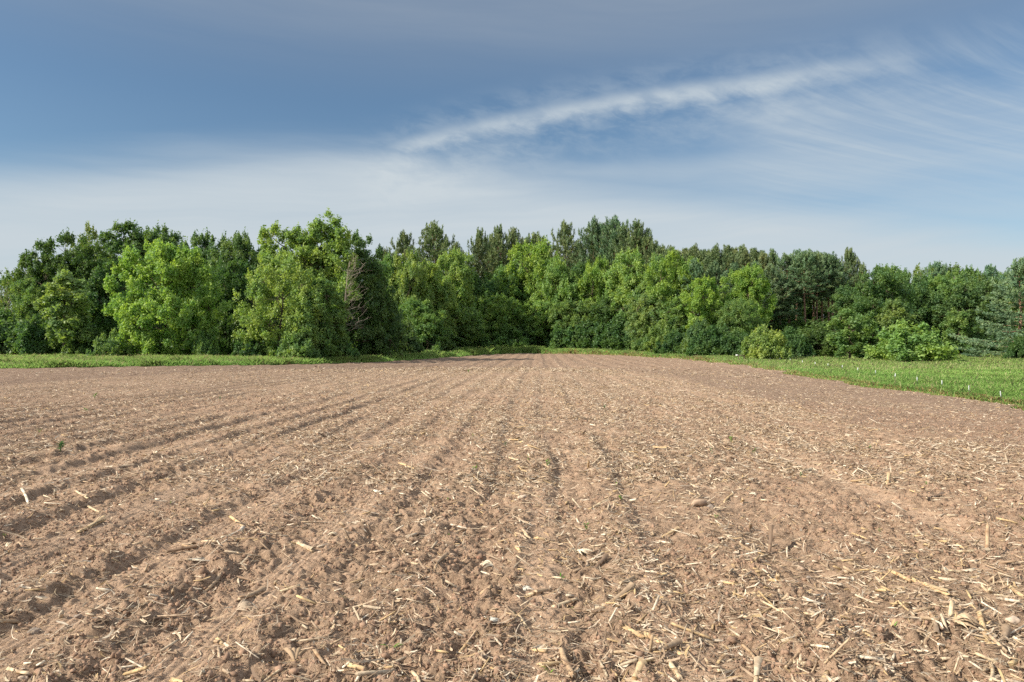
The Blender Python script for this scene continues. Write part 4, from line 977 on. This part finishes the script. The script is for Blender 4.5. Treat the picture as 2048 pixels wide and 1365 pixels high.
def subdiv(v, f):
    v = list(map(tuple, v)); mid = {}; out = []
    def mp(a, b):
        k = (min(a, b), max(a, b))
        if k not in mid: mid[k] = len(v); v.append(tuple(unit((np.array(v[a]) + np.array(v[b])) / 2)))
        return mid[k]
    for a, b, c in f:
        x, y, z = mp(a, b), mp(b, c), mp(c, a); out += [(a, x, z), (b, y, x), (c, z, y), (x, y, z)]
    return np.array(v), np.array(out)
def build_clods():
    rg = np.random.RandomState(44); v0, f0 = ico(); n = 130000
    x, y = field_points(rg, n, 2.1, 22, .55, lambda a, b: np.clip(.25 + 1.3 * (vn(a * 1.3, b * 1.3, 95) - .3), .1, 1) * (1 - .8 * soil_parts(a, b)[1]))
    s = .0050 * np.exp(rg.randn(n) * .5) * (1 + y * .03); s = np.minimum(s, .017 + .0006 * y)
    V = v0[None] * (1 + rg.randn(n, 12, 1) * .28); sc3 = s[:, None, None] * (.7 + .6 * rg.rand(n, 1, 3)); V = V * sc3
    V = V + np.stack([x, y, gh(x, y) + s * .1], -1)[:, None, :]
    F_ = (f0[None] + (np.arange(n) * 12)[:, None, None]).reshape(-1, 3)
    c0 = np.array([.235, .155, .110]); C = c0 * (.75 + .55 * rg.rand(n))[:, None]
    me = npmesh('soil_crumbs', V.reshape(-1, 3), F_, attrs={'col': np.repeat(C, 12, 0)})
    tag(link('soil_crumbs', me, mats=[M_CLOD]), 'loose crumbs and small clods of brown soil', 'soil crumbs', kind='stuff')
build_clods()

# ---- single corn stalk pieces
SKIN = {'g': (.56, .41, .23), 'p': (.60, .48, .32), 't': (.42, .30, .19), 'b': (.20, .135, .09), 'w': (.68, .62, .50)}
def stalk_mesh(rg, L, r, c, bend=.0, split=False, sheath=False):
    k = max(6, int(L / .018)); k = min(k, 34); t = np.linspace(0, 1, k)
    xs = (t - .5) * L; ph = rg.rand() * .12; gap = .11 + .05 * rg.rand()
    nd = np.exp(-(((xs + ph + 5) % gap - gap / 2) / .006) ** 2) if L > .1 else 0 * t
    rad = r * (1 + .22 * nd) * (1 - .12 * t) * (1 + .025 * rg.randn(k))
    path = np.stack([xs, bend * L * (4 * t * (1 - t)), 0 * t], -1) + np.stack([0 * t, np.cumsum(rg.randn(k)) * L * .0015, 0 * t], -1)
    n = 9; V, Q = tube(path, rad, n)
    V[:, 2] *= .82                                            # crushed a little
    ang = 1 + .10 * np.sin(np.tile(np.arange(n), k) * 2.1)
    V[:, 1] *= ang
    V[:n, 0] += rg.randn(n) * r * .8; V[-n:, 0] += rg.randn(n) * r * .8        # torn ends
    C = np.tile(np.array(c), (len(V), 1)) * (.85 + .3 * np.repeat(vn(xs * 22, xs * 3, 3), n))[:, None]
    C = C * (.9 + .2 * rg.rand(len(V)))[:, None]
    if L > .1: C = np.where(np.repeat(nd, n)[:, None] > .4, C * np.array([.55, .45, .38]), C)
    # pithy ends set a little inside
    m = len(V); V = np.vstack([V, path[0] + [r * .5, 0, 0], path[-1] - [r * .5, 0, 0]]); C = np.vstack([C, [(.62, .52, .38)] * 2])
    j = np.arange(n); T = np.vstack([np.stack([np.full(n, m), (j + 1) % n, j], -1), np.stack([np.full(n, m + 1), (k - 1) * n + j, (k - 1) * n + (j + 1) % n], -1)])
    body = npmesh('corn_stalk', V, [Q, T], smooth=True, attrs={'col': C}); body.materials.append(M_STALK)
    sh = None
    if sheath:                                                # a torn leaf sheath peeling off one side
        kk = 9; tt = np.linspace(.35, .95, kk); A = np.linspace(-1.2, 1.2, 5)
        P = []
        for q, tv in enumerate(tt):
            o_ = 1.15 + .9 * max(0, tv - .6) * 2
            for a_ in A: P.append(((tv - .5) * L * 1.05, math.sin(a_) * r * o_ + bend * L * 4 * tv * (1 - tv), math.cos(a_) * r * o_ + (tv - .35) ** 2 * L * .12 + rg.randn() * r * .08))
        P = np.array(P); i = np.arange(kk - 1)[:, None]; j = np.arange(4)[None]
        Qs = np.stack([i * 5 + j, i * 5 + j + 1, (i + 1) * 5 + j + 1, (i + 1) * 5 + j], -1).reshape(-1, 4)
        sh = npmesh('leaf_sheath', P, Qs, smooth=True, attrs={'col': np.tile(np.array(c) * np.array([.95, 1.0, 1.1]), (len(P), 1)) * (.8 + .3 * rg.rand(len(P)))[:, None]}); sh.materials.append(M_STRAW)
    return body, sh
# pieces read off the photograph: x1 y1 x2 y2 (pixels), thickness (pixels), colour
HERO = """111 965 112 984 15 w;45 984 58 999 12 w;153 990 177 1001 7 p;177 1001 202 1022 9 p;157 1065 211 1041 12 g;462 1030 490 1050 12 g;445 1078 487 1057 8 w;332 1101 472 1082 13 b
358 1076 389 1091 11 t;405 1075 434 1081 8 p;596 1085 628 1094 13 p;377 1129 409 1122 8 w;121 1203 125 1227 15 w;0 1246 42 1231 16 t;400 1171 442 1146 9 t;551 1150 553 1161 11 p
479 1195 528 1176 13 t;472 1139 506 1156 10 b;345 1348 381 1363 18 g;309 1297 358 1303 8 b;517 1359 566 1325 9 p;687 1333 700 1335 10 w;343 1184 347 1195 11 t;436 1269 447 1280 13 g
1013 873 1038 881 8 g;798 929 836 941 8 g;957 941 957 963 12 w;1015 913 1038 921 8 p;857 980 911 997 9 b;843 1020 915 1008 8 b;749 978 764 988 10 w;1185 1016 1213 1007 9 p
1258 904 1277 904 7 g;1300 895 1334 899 7 g;1072 1078 1092 1078 13 g;1041 1071 1062 1078 9 p;1032 1095 1041 1105 12 g;800 1084 808 1107 12 p;794 1078 840 1069 7 b;1070 1186 1102 1171 16 t
1053 1184 1068 1184 12 p;1106 1205 1153 1186 14 p;1202 1203 1266 1184 16 t;1240 1182 1268 1152 14 t;1249 1254 1289 1273 16 g;1289 1271 1372 1303 18 g;1319 1308 1357 1286 15 t;1341 1257 1425 1261 11 g
1136 1093 1166 1122 9 b;917 1299 953 1265 10 g;915 1214 921 1225 9 g;1066 1290 1094 1301 13 g;1081 1333 1126 1318 17 g;1123 1301 1149 1359 18 t;1258 1363 1285 1331 20 g;1338 1327 1360 1356 18 p
700 1341 734 1346 16 g;825 1337 840 1365 12 p;1323 1061 1357 1054 8 g;980 1218 1032 1242 7 t;1036 1235 1062 1256 8 p;1183 931 1202 920 6 p;1168 920 1177 937 7 g;740 924 772 948 6 b
1701 963 1748 963 7 g;1748 963 1795 974 8 p;1775 971 1791 946 10 g;1448 1001 1465 988 8 g;1475 986 1484 1001 9 g;1497 1035 1500 1054 12 t;1539 1095 1569 1054 10 b;1422 1107 1446 1091 7 p
1707 1088 1739 1088 8 w;1973 1107 1980 1052 16 t;1961 1073 1973 1091 12 g;1867 1056 1884 1057 10 g;1916 1114 1976 1112 9 p;1912 1097 1933 1107 9 g;1548 1144 1554 1163 14 g;1778 1150 1822 1171 14 g
1822 1171 1897 1197 15 g;1901 1242 1916 1207 15 p;1976 1176 1978 1188 18 p;2010 1167 2044 1201 14 g;1858 1235 1874 1286 12 t;1956 1242 1976 1288 18 g;1995 1295 2008 1256 26 t;1484 1269 1512 1307 11 t
1510 1365 1516 1322 15 p;1639 1363 1652 1348 22 g;1427 1318 1448 1305 12 g;1433 1335 1461 1327 11 p;1629 1299 1676 1276 9 b;1814 980 1833 982 9 p;1852 1010 1888 990 8 b;2022 991 2023 1022 7 w
1190 1130 1213 1118 12 b;1520 1216 1560 1235 7 p;1600 945 1622 938 8 p;560 1175 600 1168 10 p;630 1310 655 1330 11 t;20 1335 60 1350 12 p;870 1150 895 1120 8 t;1570 1330 1600 1300 9 t"""
PIECES = []
for ln in HERO.replace('\n', ';').split(';'):
    f_ = ln.split(); x1, y1, x2, y2, wd = map(float, f_[:5])
    a_, b_ = at(x1, y1), at(x2, y2)
    D = (a_[1] + b_[1]) / 2; cxy = ((a_[0] + b_[0]) / 2, D); L = math.hypot(a_[0] - b_[0], a_[1] - b_[1])
    pit = None
    if abs(y2 - y1) > 1.3 * abs(x2 - x1) and D > 4.0:         # a piece standing up out of the soil
        lo = a_ if y1 > y2 else b_; dist = math.hypot(lo[1], CAM_H); pit = .55 + .4 * (int(x1) % 5) / 4
        L = math.hypot(x2 - x1, y2 - y1) / F * dist * 1.15; cxy = (lo[0], lo[1]); D = lo[1]
    PIECES.append(dict(x=cxy[0], y=D, pit=pit, L=max(L, .05), r=min(.0145, max(.005, wd * .5 / F * math.hypot(D, CAM_H) * .62)), c=f_[5], a=math.atan2(b_[1] - a_[1], b_[0] - a_[0]), hero=True))
rgS = np.random.RandomState(55)
xx, yy = field_points(rgS, 190, 2.6, 15, .9, dens_straw)
for x_, y_ in zip(xx, yy):
    c_ = 'gptbwp'[rgS.choice(6, p=[.25, .25, .18, .14, .08, .10])]
    PIECES.append(dict(x=x_, y=y_, L=min(.34, .085 * math.exp(rgS.randn() * .5)), r=.0065 * math.exp(rgS.randn() * .30), c=c_, a=rgS.rand() * 6.28, hero=False))

# landmarks the labels lean on (pixel place -> phrase)
LM = [(1396, 1015, 'the round tan stone'), (980, 1245, 'the crumpled white husk'), (1165, 1100, 'the split pale husk'),
      (120, 903, 'the bushy grey-green weed'), (1175, 1045, 'the dark leafy weed'), (780, 1280, 'the two-leaved corn seedling'),
      (1893, 1137, 'the white-domed husk'), (1245, 1000, 'the light weed tuft'), (1120, 1150, 'the middle corn seedling'),
      (190, 797, 'the small far weed'), (975, 1125, 'the frayed cream husk'), (1100, 937, 'the straw-ringed green weed'),
      (1270, 937, 'the broad-leaved weed'), (2025, 1240, 'the pale flat stone'), (1090, 1340, 'the flat-spread seedling'),
      (70, 1250, 'the half-sunk grey stone'), (1378, 915, 'the dark squarish stone'), (1462, 887, 'the bright small weed')]
LMW = [(at(a, b), s) for a, b, s in LM]
used_lab = {}
def where(x, y, k=0):
    best = sorted((math.hypot(x - p[0], (y - p[1])), i) for i, (p, s) in enumerate(LMW))[k]
    (lx, ly), s = LMW[best[1]]; dx, dy = x - lx, y - ly; d = math.hypot(dx, dy)
    far = 'just ' if d < .25 else ('' if d < .9 else 'well ')
    if abs(dx) > abs(dy): w_ = far + ('right of ' if dx > 0 else 'left of ')
    else: w_ = far + ('beyond ' if dy > 0 else 'in front of ')
    return w_ + s
COLN = {'g': 'golden', 'p': 'pale', 't': 'tan', 'b': 'dark brown', 'w': 'whitish'}
def aim(a):
    a = a % PI
    return 'crosswise' if a < .5 or a > PI - .5 else ('pointing away' if abs(a - PI / 2) < .5 else 'slanting')
for i, p in enumerate(PIECES):
    rg = np.random.RandomState(700 + i)
    L, r = p['L'], p['r']
    body, sh = stalk_mesh(rg, L, r, SKIN[p['c']], bend=rg.randn() * .022, sheath=p['hero'] and L > .16 and r > .008 and i % 2 == 0)
    z0 = ghf(p['x'], p['y'])
    ex, ey = math.cos(p['a']) * L * .42, math.sin(p['a']) * L * .42
    za, zc = ghf(p['x'] - ex, p['y'] - ey), ghf(p['x'] + ex, p['y'] + ey)
    pitch = math.atan2(zc - za, max(L * .84, .02)) * .8 + rg.randn() * .05
    if L < .13 and rg.rand() < .3: pitch += rg.rand() * .7
    pitch = max(-.9, min(.9, pitch)); up_ = 0
    if p.get('pit'):
        pitch = p['pit']; up_ = L * .5 * math.sin(pitch) * .8; za = zc = z0
    o = bpy.data.objects.new('corn_stalk', body); col.objects.link(o)
    o.location = (p['x'], p['y'], max(z0, (za + zc) / 2) + r * .55 + up_); o.rotation_euler = (rg.rand() * 6.28 * 0 + rg.randn() * .2, -pitch, p['a'])
    ln = 'tiny' if L < .06 else ('short' if L < .11 else ('medium' if L < .19 else 'long'))
    th = 'thick ' if r > .0125 else ('thin ' if r < .0065 else '')
    lab = f"{ln} {th}{COLN[p['c']]} corn stalk {'standing up' if p.get('pit') else aim(p['a'])}, {where(p['x'], p['y'])}"
    k_ = 0
    while lab in used_lab and k_ < 5:
        k_ += 1; lab = f"{ln} {th}{COLN[p['c']]} corn stalk {'standing up' if p.get('pit') else aim(p['a'])}, {where(p['x'], p['y'], k_)}"
    used_lab[lab] = 1
    tag(o, lab, 'corn stalk', 'broken corn stalk pieces on the field')
    if sh is not None:
        s_ = bpy.data.objects.new('leaf_sheath', sh); col.objects.link(s_); s_.parent = o
# the many smaller ones
def build_bits():
    rg = np.random.RandomState(66); n = 12000
    x, y = field_points(rg, n, 3.0, 48, 1.1, dens_straw)
    L = np.minimum(.24, .075 * np.exp(rg.randn(n) * .45)); r = .0048 * np.exp(rg.randn(n) * .3) * (1 + y * .012)
    a = rg.rand(n) * 6.28; el = rg.randn(n) * .22 + (rg.rand(n) < .08) * rg.rand(n) * 1.0
    d = np.stack([np.cos(a) * np.cos(el), np.sin(a) * np.cos(el), np.sin(el)], -1); s = np.stack([-np.sin(a), np.cos(a), 0 * a], -1); u = np.cross(d, s)
    P = np.stack([x, y, gh(x, y) + r * .8 + np.abs(np.sin(el)) * L * .4], -1); K = 5; rows = []
    for t in (-.5, -.02, .02, .5):
        for k in range(K):
            th = k * 2 * PI / K; rr = r * (1.12 if abs(t) < .1 else 1)
            rows.append(P + d * (L * t + (rg.randn(n) * r * .5 if abs(t) > .4 else 0))[:, None] + (s * math.cos(th) + u * math.sin(th)) * rr[:, None])
    V = np.stack(rows, 1); m = 4 * K; base = (np.arange(n) * m)[:, None]; Q = []
    for i in range(3):
        for k in range(K): Q.append(base + np.array([[i * K + k, i * K + (k + 1) % K, (i + 1) * K + (k + 1) % K, (i + 1) * K + k]]))
    E = np.concatenate([base + np.array([[4, 3, 2, 1, 0]]), base + np.array([[15, 16, 17, 18, 19]])], 0)
    c = pick(rg, n, [.24, .22, .16, .12, .12, .04, .10])
    me = npmesh('stalk_litter', V.reshape(-1, 3), [np.concatenate(Q, 0), E], smooth=True, attrs={'col': np.repeat(c, m, 0)})
    tag(link('stalk_litter', me, mats=[M_STALK]), 'small broken bits of corn stalk scattered thickly over the tilled soil', 'stalk litter', kind='stuff')
build_bits()
# ---- husks: a fan of curling papery strips
def husk(px, py, size, label, c=(.74, .68, .55), seed=0):
    rg = np.random.RandomState(900 + seed); x, y = at(px, py); V, Q, C, o = [], [], [], 0
    for k in range(9):
        kk = 9; L = size * (.7 + .5 * rg.rand()); W = size * (.16 + .12 * rg.rand()); a = -.3 + rg.randn() * .38; t = np.linspace(0, 1, kk)
        xs = t * L * math.cos(a); ys = t * L * math.sin(a); zs = .02 * size + np.sin(t * PI * .9) * size * (.16 + .18 * rg.rand()) * (1 + .2 * rg.randn())
        w_ = W * np.sin(.25 + t * 2.6)[:, None]; A = np.linspace(-1, 1, 5)[None]
        P = np.stack([xs[:, None] + 0 * A - L * .5, ys[:, None] + A * w_ * .5, zs[:, None] - A ** 2 * w_ * .35 + np.sin(A * 9 + t[:, None] * 3) * size * .006], -1).reshape(-1, 3)
        i = np.arange(kk - 1)[:, None]; j = np.arange(4)[None]
        V.append(P); Q.append(np.stack([i * 5 + j, i * 5 + j + 1, (i + 1) * 5 + j + 1, (i + 1) * 5 + j], -1).reshape(-1, 4) + o); o += len(P)
        C.append(np.tile(np.array(c) * (.72 + .4 * rg.rand()), (len(P), 1)) * (.85 + .25 * np.tile([1, .7, 1, .75, 1], kk))[:, None] * .95)
    me = npmesh('corn_husk', np.vstack(V), np.vstack(Q), smooth=True, attrs={'col': np.vstack(C)}); me.materials.append(M_STRAW)
    ob = bpy.data.objects.new('corn_husk', me); col.objects.link(ob); ob.location = (x, y, ghf(x, y)); ob.rotation_euler = (0, 0, rg.rand() * 6.28)
    tag(ob, label, 'corn husk', 'corn husks on the field')
for k, (px, py, s, lb, c) in enumerate([
  (980, 1248, .085, 'crumpled white and grey husk lying on the wheel rut at bottom centre', (.72, .70, .62)),
  (1168, 1100, .11, 'split pale husk above the smooth rut in the middle of the field', (.74, .66, .50)),
  (975, 1128, .09, 'frayed cream husk left of the small corn seedling in the middle', (.70, .62, .48)),
  (1052, 1168, .075, 'grey-white husk standing at the end of a thick tan stalk', (.66, .62, .54)),
  (1893, 1137, .075, 'small husk with a white dome of pith at right', (.70, .64, .52)),
  (1505, 992, .07, 'curled whitish husk right of the round stone', (.76, .70, .56)),
  (1925, 1256, .13, 'broad tan husk beside the upright stubs near the bottom right corner', (.52, .40, .27)),
  (798, 1180, .075, 'pale husk on rough soil left of the bottom centre', (.72, .64, .50)),
  (665, 1066, .07, 'flat pale husk in the left middle of the field', (.66, .57, .43)),
  (490, 1205, .11, 'weathered grey husk among broken stalks at lower left', (.45, .36, .27)),
  (590, 1240 + 60, .12, 'ragged brown husk near the bottom edge left of centre', (.40, .29, .19)),
  (15, 1081, .09, 'cream husk at the left border of the field', (.68, .58, .42)),
  (1590, 1320, .10, 'thin shredded husk near the bottom edge right of centre', (.60, .48, .33)),
  (1250, 905, .06, 'little pale husk in the straw beyond the middle weeds', (.72, .64, .48))]):
    husk(px, py, s, lb, c, k)
# ---- stones
v1, f1 = subdiv(*subdiv(*ico()))
v1, f1 = subdiv(v1, f1)
def stone(px, py, wpx, c, label, flat=.62, seed=0):
    rg = np.random.RandomState(1200 + seed); x, y = at(px, py); s = wpx / F * math.hypot(y, CAM_H) * .5
    nz = 0
    for k in range(5):
        dk = unit(rg.randn(3)); nz = nz + .10 * np.sin(v1 @ dk * (1.6 + k * .9) + rg.rand() * 6)
    cut = np.minimum(1, .9 / np.maximum(np.abs(v1 @ unit(rg.randn(3))), .3))
    V = v1 * (1 + nz)[:, None] * cut[:, None] * np.array([1, .8, flat]) * s
    me = npmesh('field_stone', V, f1, smooth=True); me.materials.append(M_STONE)
    o = bpy.data.objects.new('field_stone', me); col.objects.link(o); o.location = (x, y, ghf(x, y) + s * flat * .28); o.rotation_euler = (0, 0, rg.randn() * .4)
    o.color = (*c, 1); tag(o, label, 'stone', 'stones in the tilled soil')
tanS, greyS, redS, palS = (.40, .29, .21), (.24, .20, .17), (.30, .15, .10), (.48, .39, .31)
for k, (px, py, wd, c, lb) in enumerate([
  (1396, 1014, 27, tanS, 'big round tan stone lying clean on the soil right of the wheel rut'), (1378, 915, 12, greyS, 'dark squarish stone among the straw right of centre'),
  (1392, 955, 15, tanS, 'tan stone touching a smaller one beyond the big round stone'), (1393, 970, 14, palS, 'pale stone just beyond the big round tan stone'), (2024, 1242, 24, palS, 'pale flat stone near the right border'),
  (1204, 905, 13, greyS, 'small dark stone beyond the weed tuft'), (1860, 1210, 14, tanS, 'round stone below the long golden stalk at right'), (1616, 1152, 11, greyS, 'small blue-grey stone right of the middle'),
  (1046, 1078, 11, redS, 'little reddish stone by the golden stub in the middle'), (836, 1124, 11, palS, 'little white stone on rough soil left of the middle'), (70, 1252, 20, greyS, 'grey stone half sunk in the bank at bottom left'),
  (160, 1227, 15, greyS, 'small round clod-like stone right of the whitish upright tube'), (1045, 998, 16, palS, 'pale round stone half buried in the middle'), (1800, 1268, 13, palS, 'pinkish small stone near the bottom right'),
  (393, 1226, 9, palS, 'tiny white stone in the lower left of the field'), (1420, 1020, 14, greyS, 'grey stone beside the big round tan stone'), (1100, 970, 8, tanS, 'tiny tan stone beyond the grey weed in the straw'),
  (50, 1350, 18, palS, 'white stone in the bottom left corner'), (1600, 1135, 13, tanS, 'tan stone left of the small blue-grey stone'), (958, 1108, 9, redS, 'tiny red-brown stone near the frayed husk'),
  (1460, 1060, 10, tanS, 'small stone in front of the golden pair of stubs'), (1185, 968, 9, palS, 'tiny pale stone on the smooth rut'), (640, 1098, 8, palS, 'tiny pale pebble right of the pale stalk at left'),
  (905, 1110, 12, tanS, 'brown stone left of the frayed husk'), (1330, 1160, 11, tanS, 'small tan stone right of the tan stalk pair'), (1720, 1020, 10, tanS, 'small tan stone below the thin golden stalk')]):
    stone(px, py, wd, c, lb, seed=k)
# ---- weeds and corn seedlings
def plant(px, py, h, nleaf, kind, label, c=(.10, .22, .03), seed=0):
    rg = np.random.RandomState(1500 + seed); x, y = at(px, py); V, Q, C, o = [], [], [], 0
    def blade(p0, a, L, W, el, droop, cc):
        nonlocal o
        k = 6; t = np.linspace(0, 1, k); d = np.array([math.cos(a), math.sin(a), 0]); s = np.array([-math.sin(a), math.cos(a), 0])
        P = p0 + d * (t * L * math.cos(el))[:, None] + np.array([0, 0, 1]) * (t * L * math.sin(el) - droop * L * t * t)[:, None]
        w_ = W * np.sin(.3 + t * 2.7)[:, None]
        rows = np.stack([P - s * w_ * .5 + [0, 0, .12 * W], P, P + s * w_ * .5 + [0, 0, .12 * W]], 1).reshape(-1, 3)
        i = np.arange(k - 1)[:, None]; j = np.arange(2)[None]
        V.append(rows); Q.append(np.stack([i * 3 + j, i * 3 + j + 1, (i + 1) * 3 + j + 1, (i + 1) * 3 + j], -1).reshape(-1, 4) + o); o += len(rows)
        C.append(np.tile(np.array(cc) * (.8 + .4 * rg.rand()), (len(rows), 1)))
    e = empty('corn_seedling' if kind == 'corn' else 'weed', (x, y, ghf(x, y) - .005)); tag(e, label, 'seedling' if kind == 'corn' else 'weed', 'green sprouts on the field')
    if kind == 'corn':
        for i in range(nleaf): blade(np.array([0, 0, h * .12 * i]), rg.rand() * 6.28 if i else .3, h * (.9 + .5 * rg.rand()), h * .15, 1.15 - .25 * rg.rand(), .45, c)
        sv, sq = tube([(0, 0, -.01), (.002, 0, h * .2), (0, .002, h * .42)], [h * .035, h * .03, h * .02], 6)
    else:
        nst = max(3, nleaf // 5); st = []
        for s_ in range(nst):
            a = rg.rand() * 6.28; tip = np.array([math.cos(a) * h * .45 * rg.rand(), math.sin(a) * h * .45 * rg.rand(), h * (.6 + .4 * rg.rand())])
            st.append(tube([(0, 0, -.005), tip * .5 + [0, 0, .05 * h], tip], [h * .02, h * .015, h * .01], 4))
            for i in range(max(2, nleaf // nst)): blade(tip * (.25 + .75 * rg.rand()), rg.rand() * 6.28, h * (.25 + .2 * rg.rand()), h * .16, .5 + rg.rand() * .5, .3, c)
        sv, sq = join(st)
    me = npmesh('leaf', np.vstack(V), np.vstack(Q), smooth=True, attrs={'col': np.vstack(C)}); link('foliage', me, e, [M_WEED])
    link('stem', npmesh('stem', sv, sq, smooth=True, attrs={'col': np.tile(np.array(c) * .8, (len(sv), 1))}), e, [M_WEED])
gG, gB, gY = (.10, .24, .03), (.10, .20, .07), (.20, .34, .05)
for k, (px, py, h, n, kd, c, lb) in enumerate([
  (121, 908, .16, 34, 'weed', gB, 'bushy grey-green weed at far left on a ridge'), (1174, 1056, .075, 16, 'weed', gG, 'dark green leafy weed in the middle beside the smooth rut'),
  (1243, 1006, .07, 18, 'weed', gY, 'light green weed tuft right of the smooth wheel rut'), (1121, 1156, .055, 3, 'corn', gG, 'small corn seedling with three leaves in the middle'),
  (782, 1292, .075, 3, 'corn', gG, 'corn seedling with two long leaves at the bottom left of centre'), (1098, 1345, .05, 4, 'corn', gY, 'light green corn seedling spread flat at the bottom centre'),
  (1147, 1204, .035, 3, 'corn', gG, 'tiny dark seedling at the tip of the pale split stalk'), (1030, 1232, .05, 3, 'corn', gB, 'grey-green seedling behind the crumpled white husk'),
  (896, 1000, .045, 8, 'weed', gG, 'small weed between the two crossed brown stalks'), (898, 1068, .05, 10, 'weed', gY, 'yellowish little weed below the crossed brown stalks'),
  (1096, 938, .09, 16, 'weed', gG, 'dark green weed in the straw just beyond the middle'), (1275, 938, .08, 8, 'weed', gG, 'broad-leaved weed right of the middle in the straw'),
  (950, 940, .09, 22, 'weed', gY, 'yellow-green weed patch beside the white upright chip'), (1055, 922, .08, 14, 'weed', gY, 'light weed beyond the dark green weed'),
  (1010, 888, .08, 14, 'weed', gB, 'faint grey weed in the dense straw beyond the middle'), (945, 868, .08, 12, 'weed', gY, 'light weed far out in the dense straw'),
  (1462, 889, .10, 18, 'weed', gY, 'bright small weed in the dense straw right of centre'), (1505, 907, .09, 14, 'weed', gG, 'second small weed to the right in the dense straw'),
  (1424, 913, .09, 14, 'weed', gB, 'grey weed left of two bright weeds in the straw'), (1600, 955, .08, 12, 'weed', gB, 'greyish weed mat right of the big round stone'),
  (1850, 972, .08, 12, 'weed', gG, 'small weed near the thin golden stalk at right'), (1740, 906, .10, 10, 'weed', gG, 'weed on the smooth slope at right'),
  (1758, 1062, .045, 10, 'weed', gG, 'flat weed under an arching straw at right'), (190, 800, .17, 16, 'weed', gG, 'small far weed among ridges at left'), (172, 824, .14, 12, 'weed', gG, 'narrow upright weed left of the small far weed'),
  (10, 1060, .05, 8, 'weed', gY, 'little yellow-green weed at the left border'), (343, 997, .05, 7, 'weed', gY, 'little weed on the left side beyond the brown stalk'), (79, 868, .10, 8, 'weed', gY, 'faint weed beyond the bushy weed at far left'),
  (440, 800, .12, 12, 'weed', gB, 'greyish weed on the far left ridges'), (937, 745, .25, 14, 'weed', gG, 'weed on the crest where the straw ends'), (1208, 818, .13, 16, 'weed', gB, 'grey-green weed in the straw halfway to the crest'),
  (1432, 1043, .05, 10, 'weed', gG, 'little weed just in front of the big round stone'), (1785, 1248, .05, 4, 'corn', gG, 'thin seedling near the bottom right'), (1232, 972, .05, 8, 'weed', gY, 'thin weed just beyond the light green tuft'),
  (2046, 1045, .08, 3, 'corn', gG, 'green blade at the right border')]):
    plant(px, py, h, n, kd, lb, c, k)
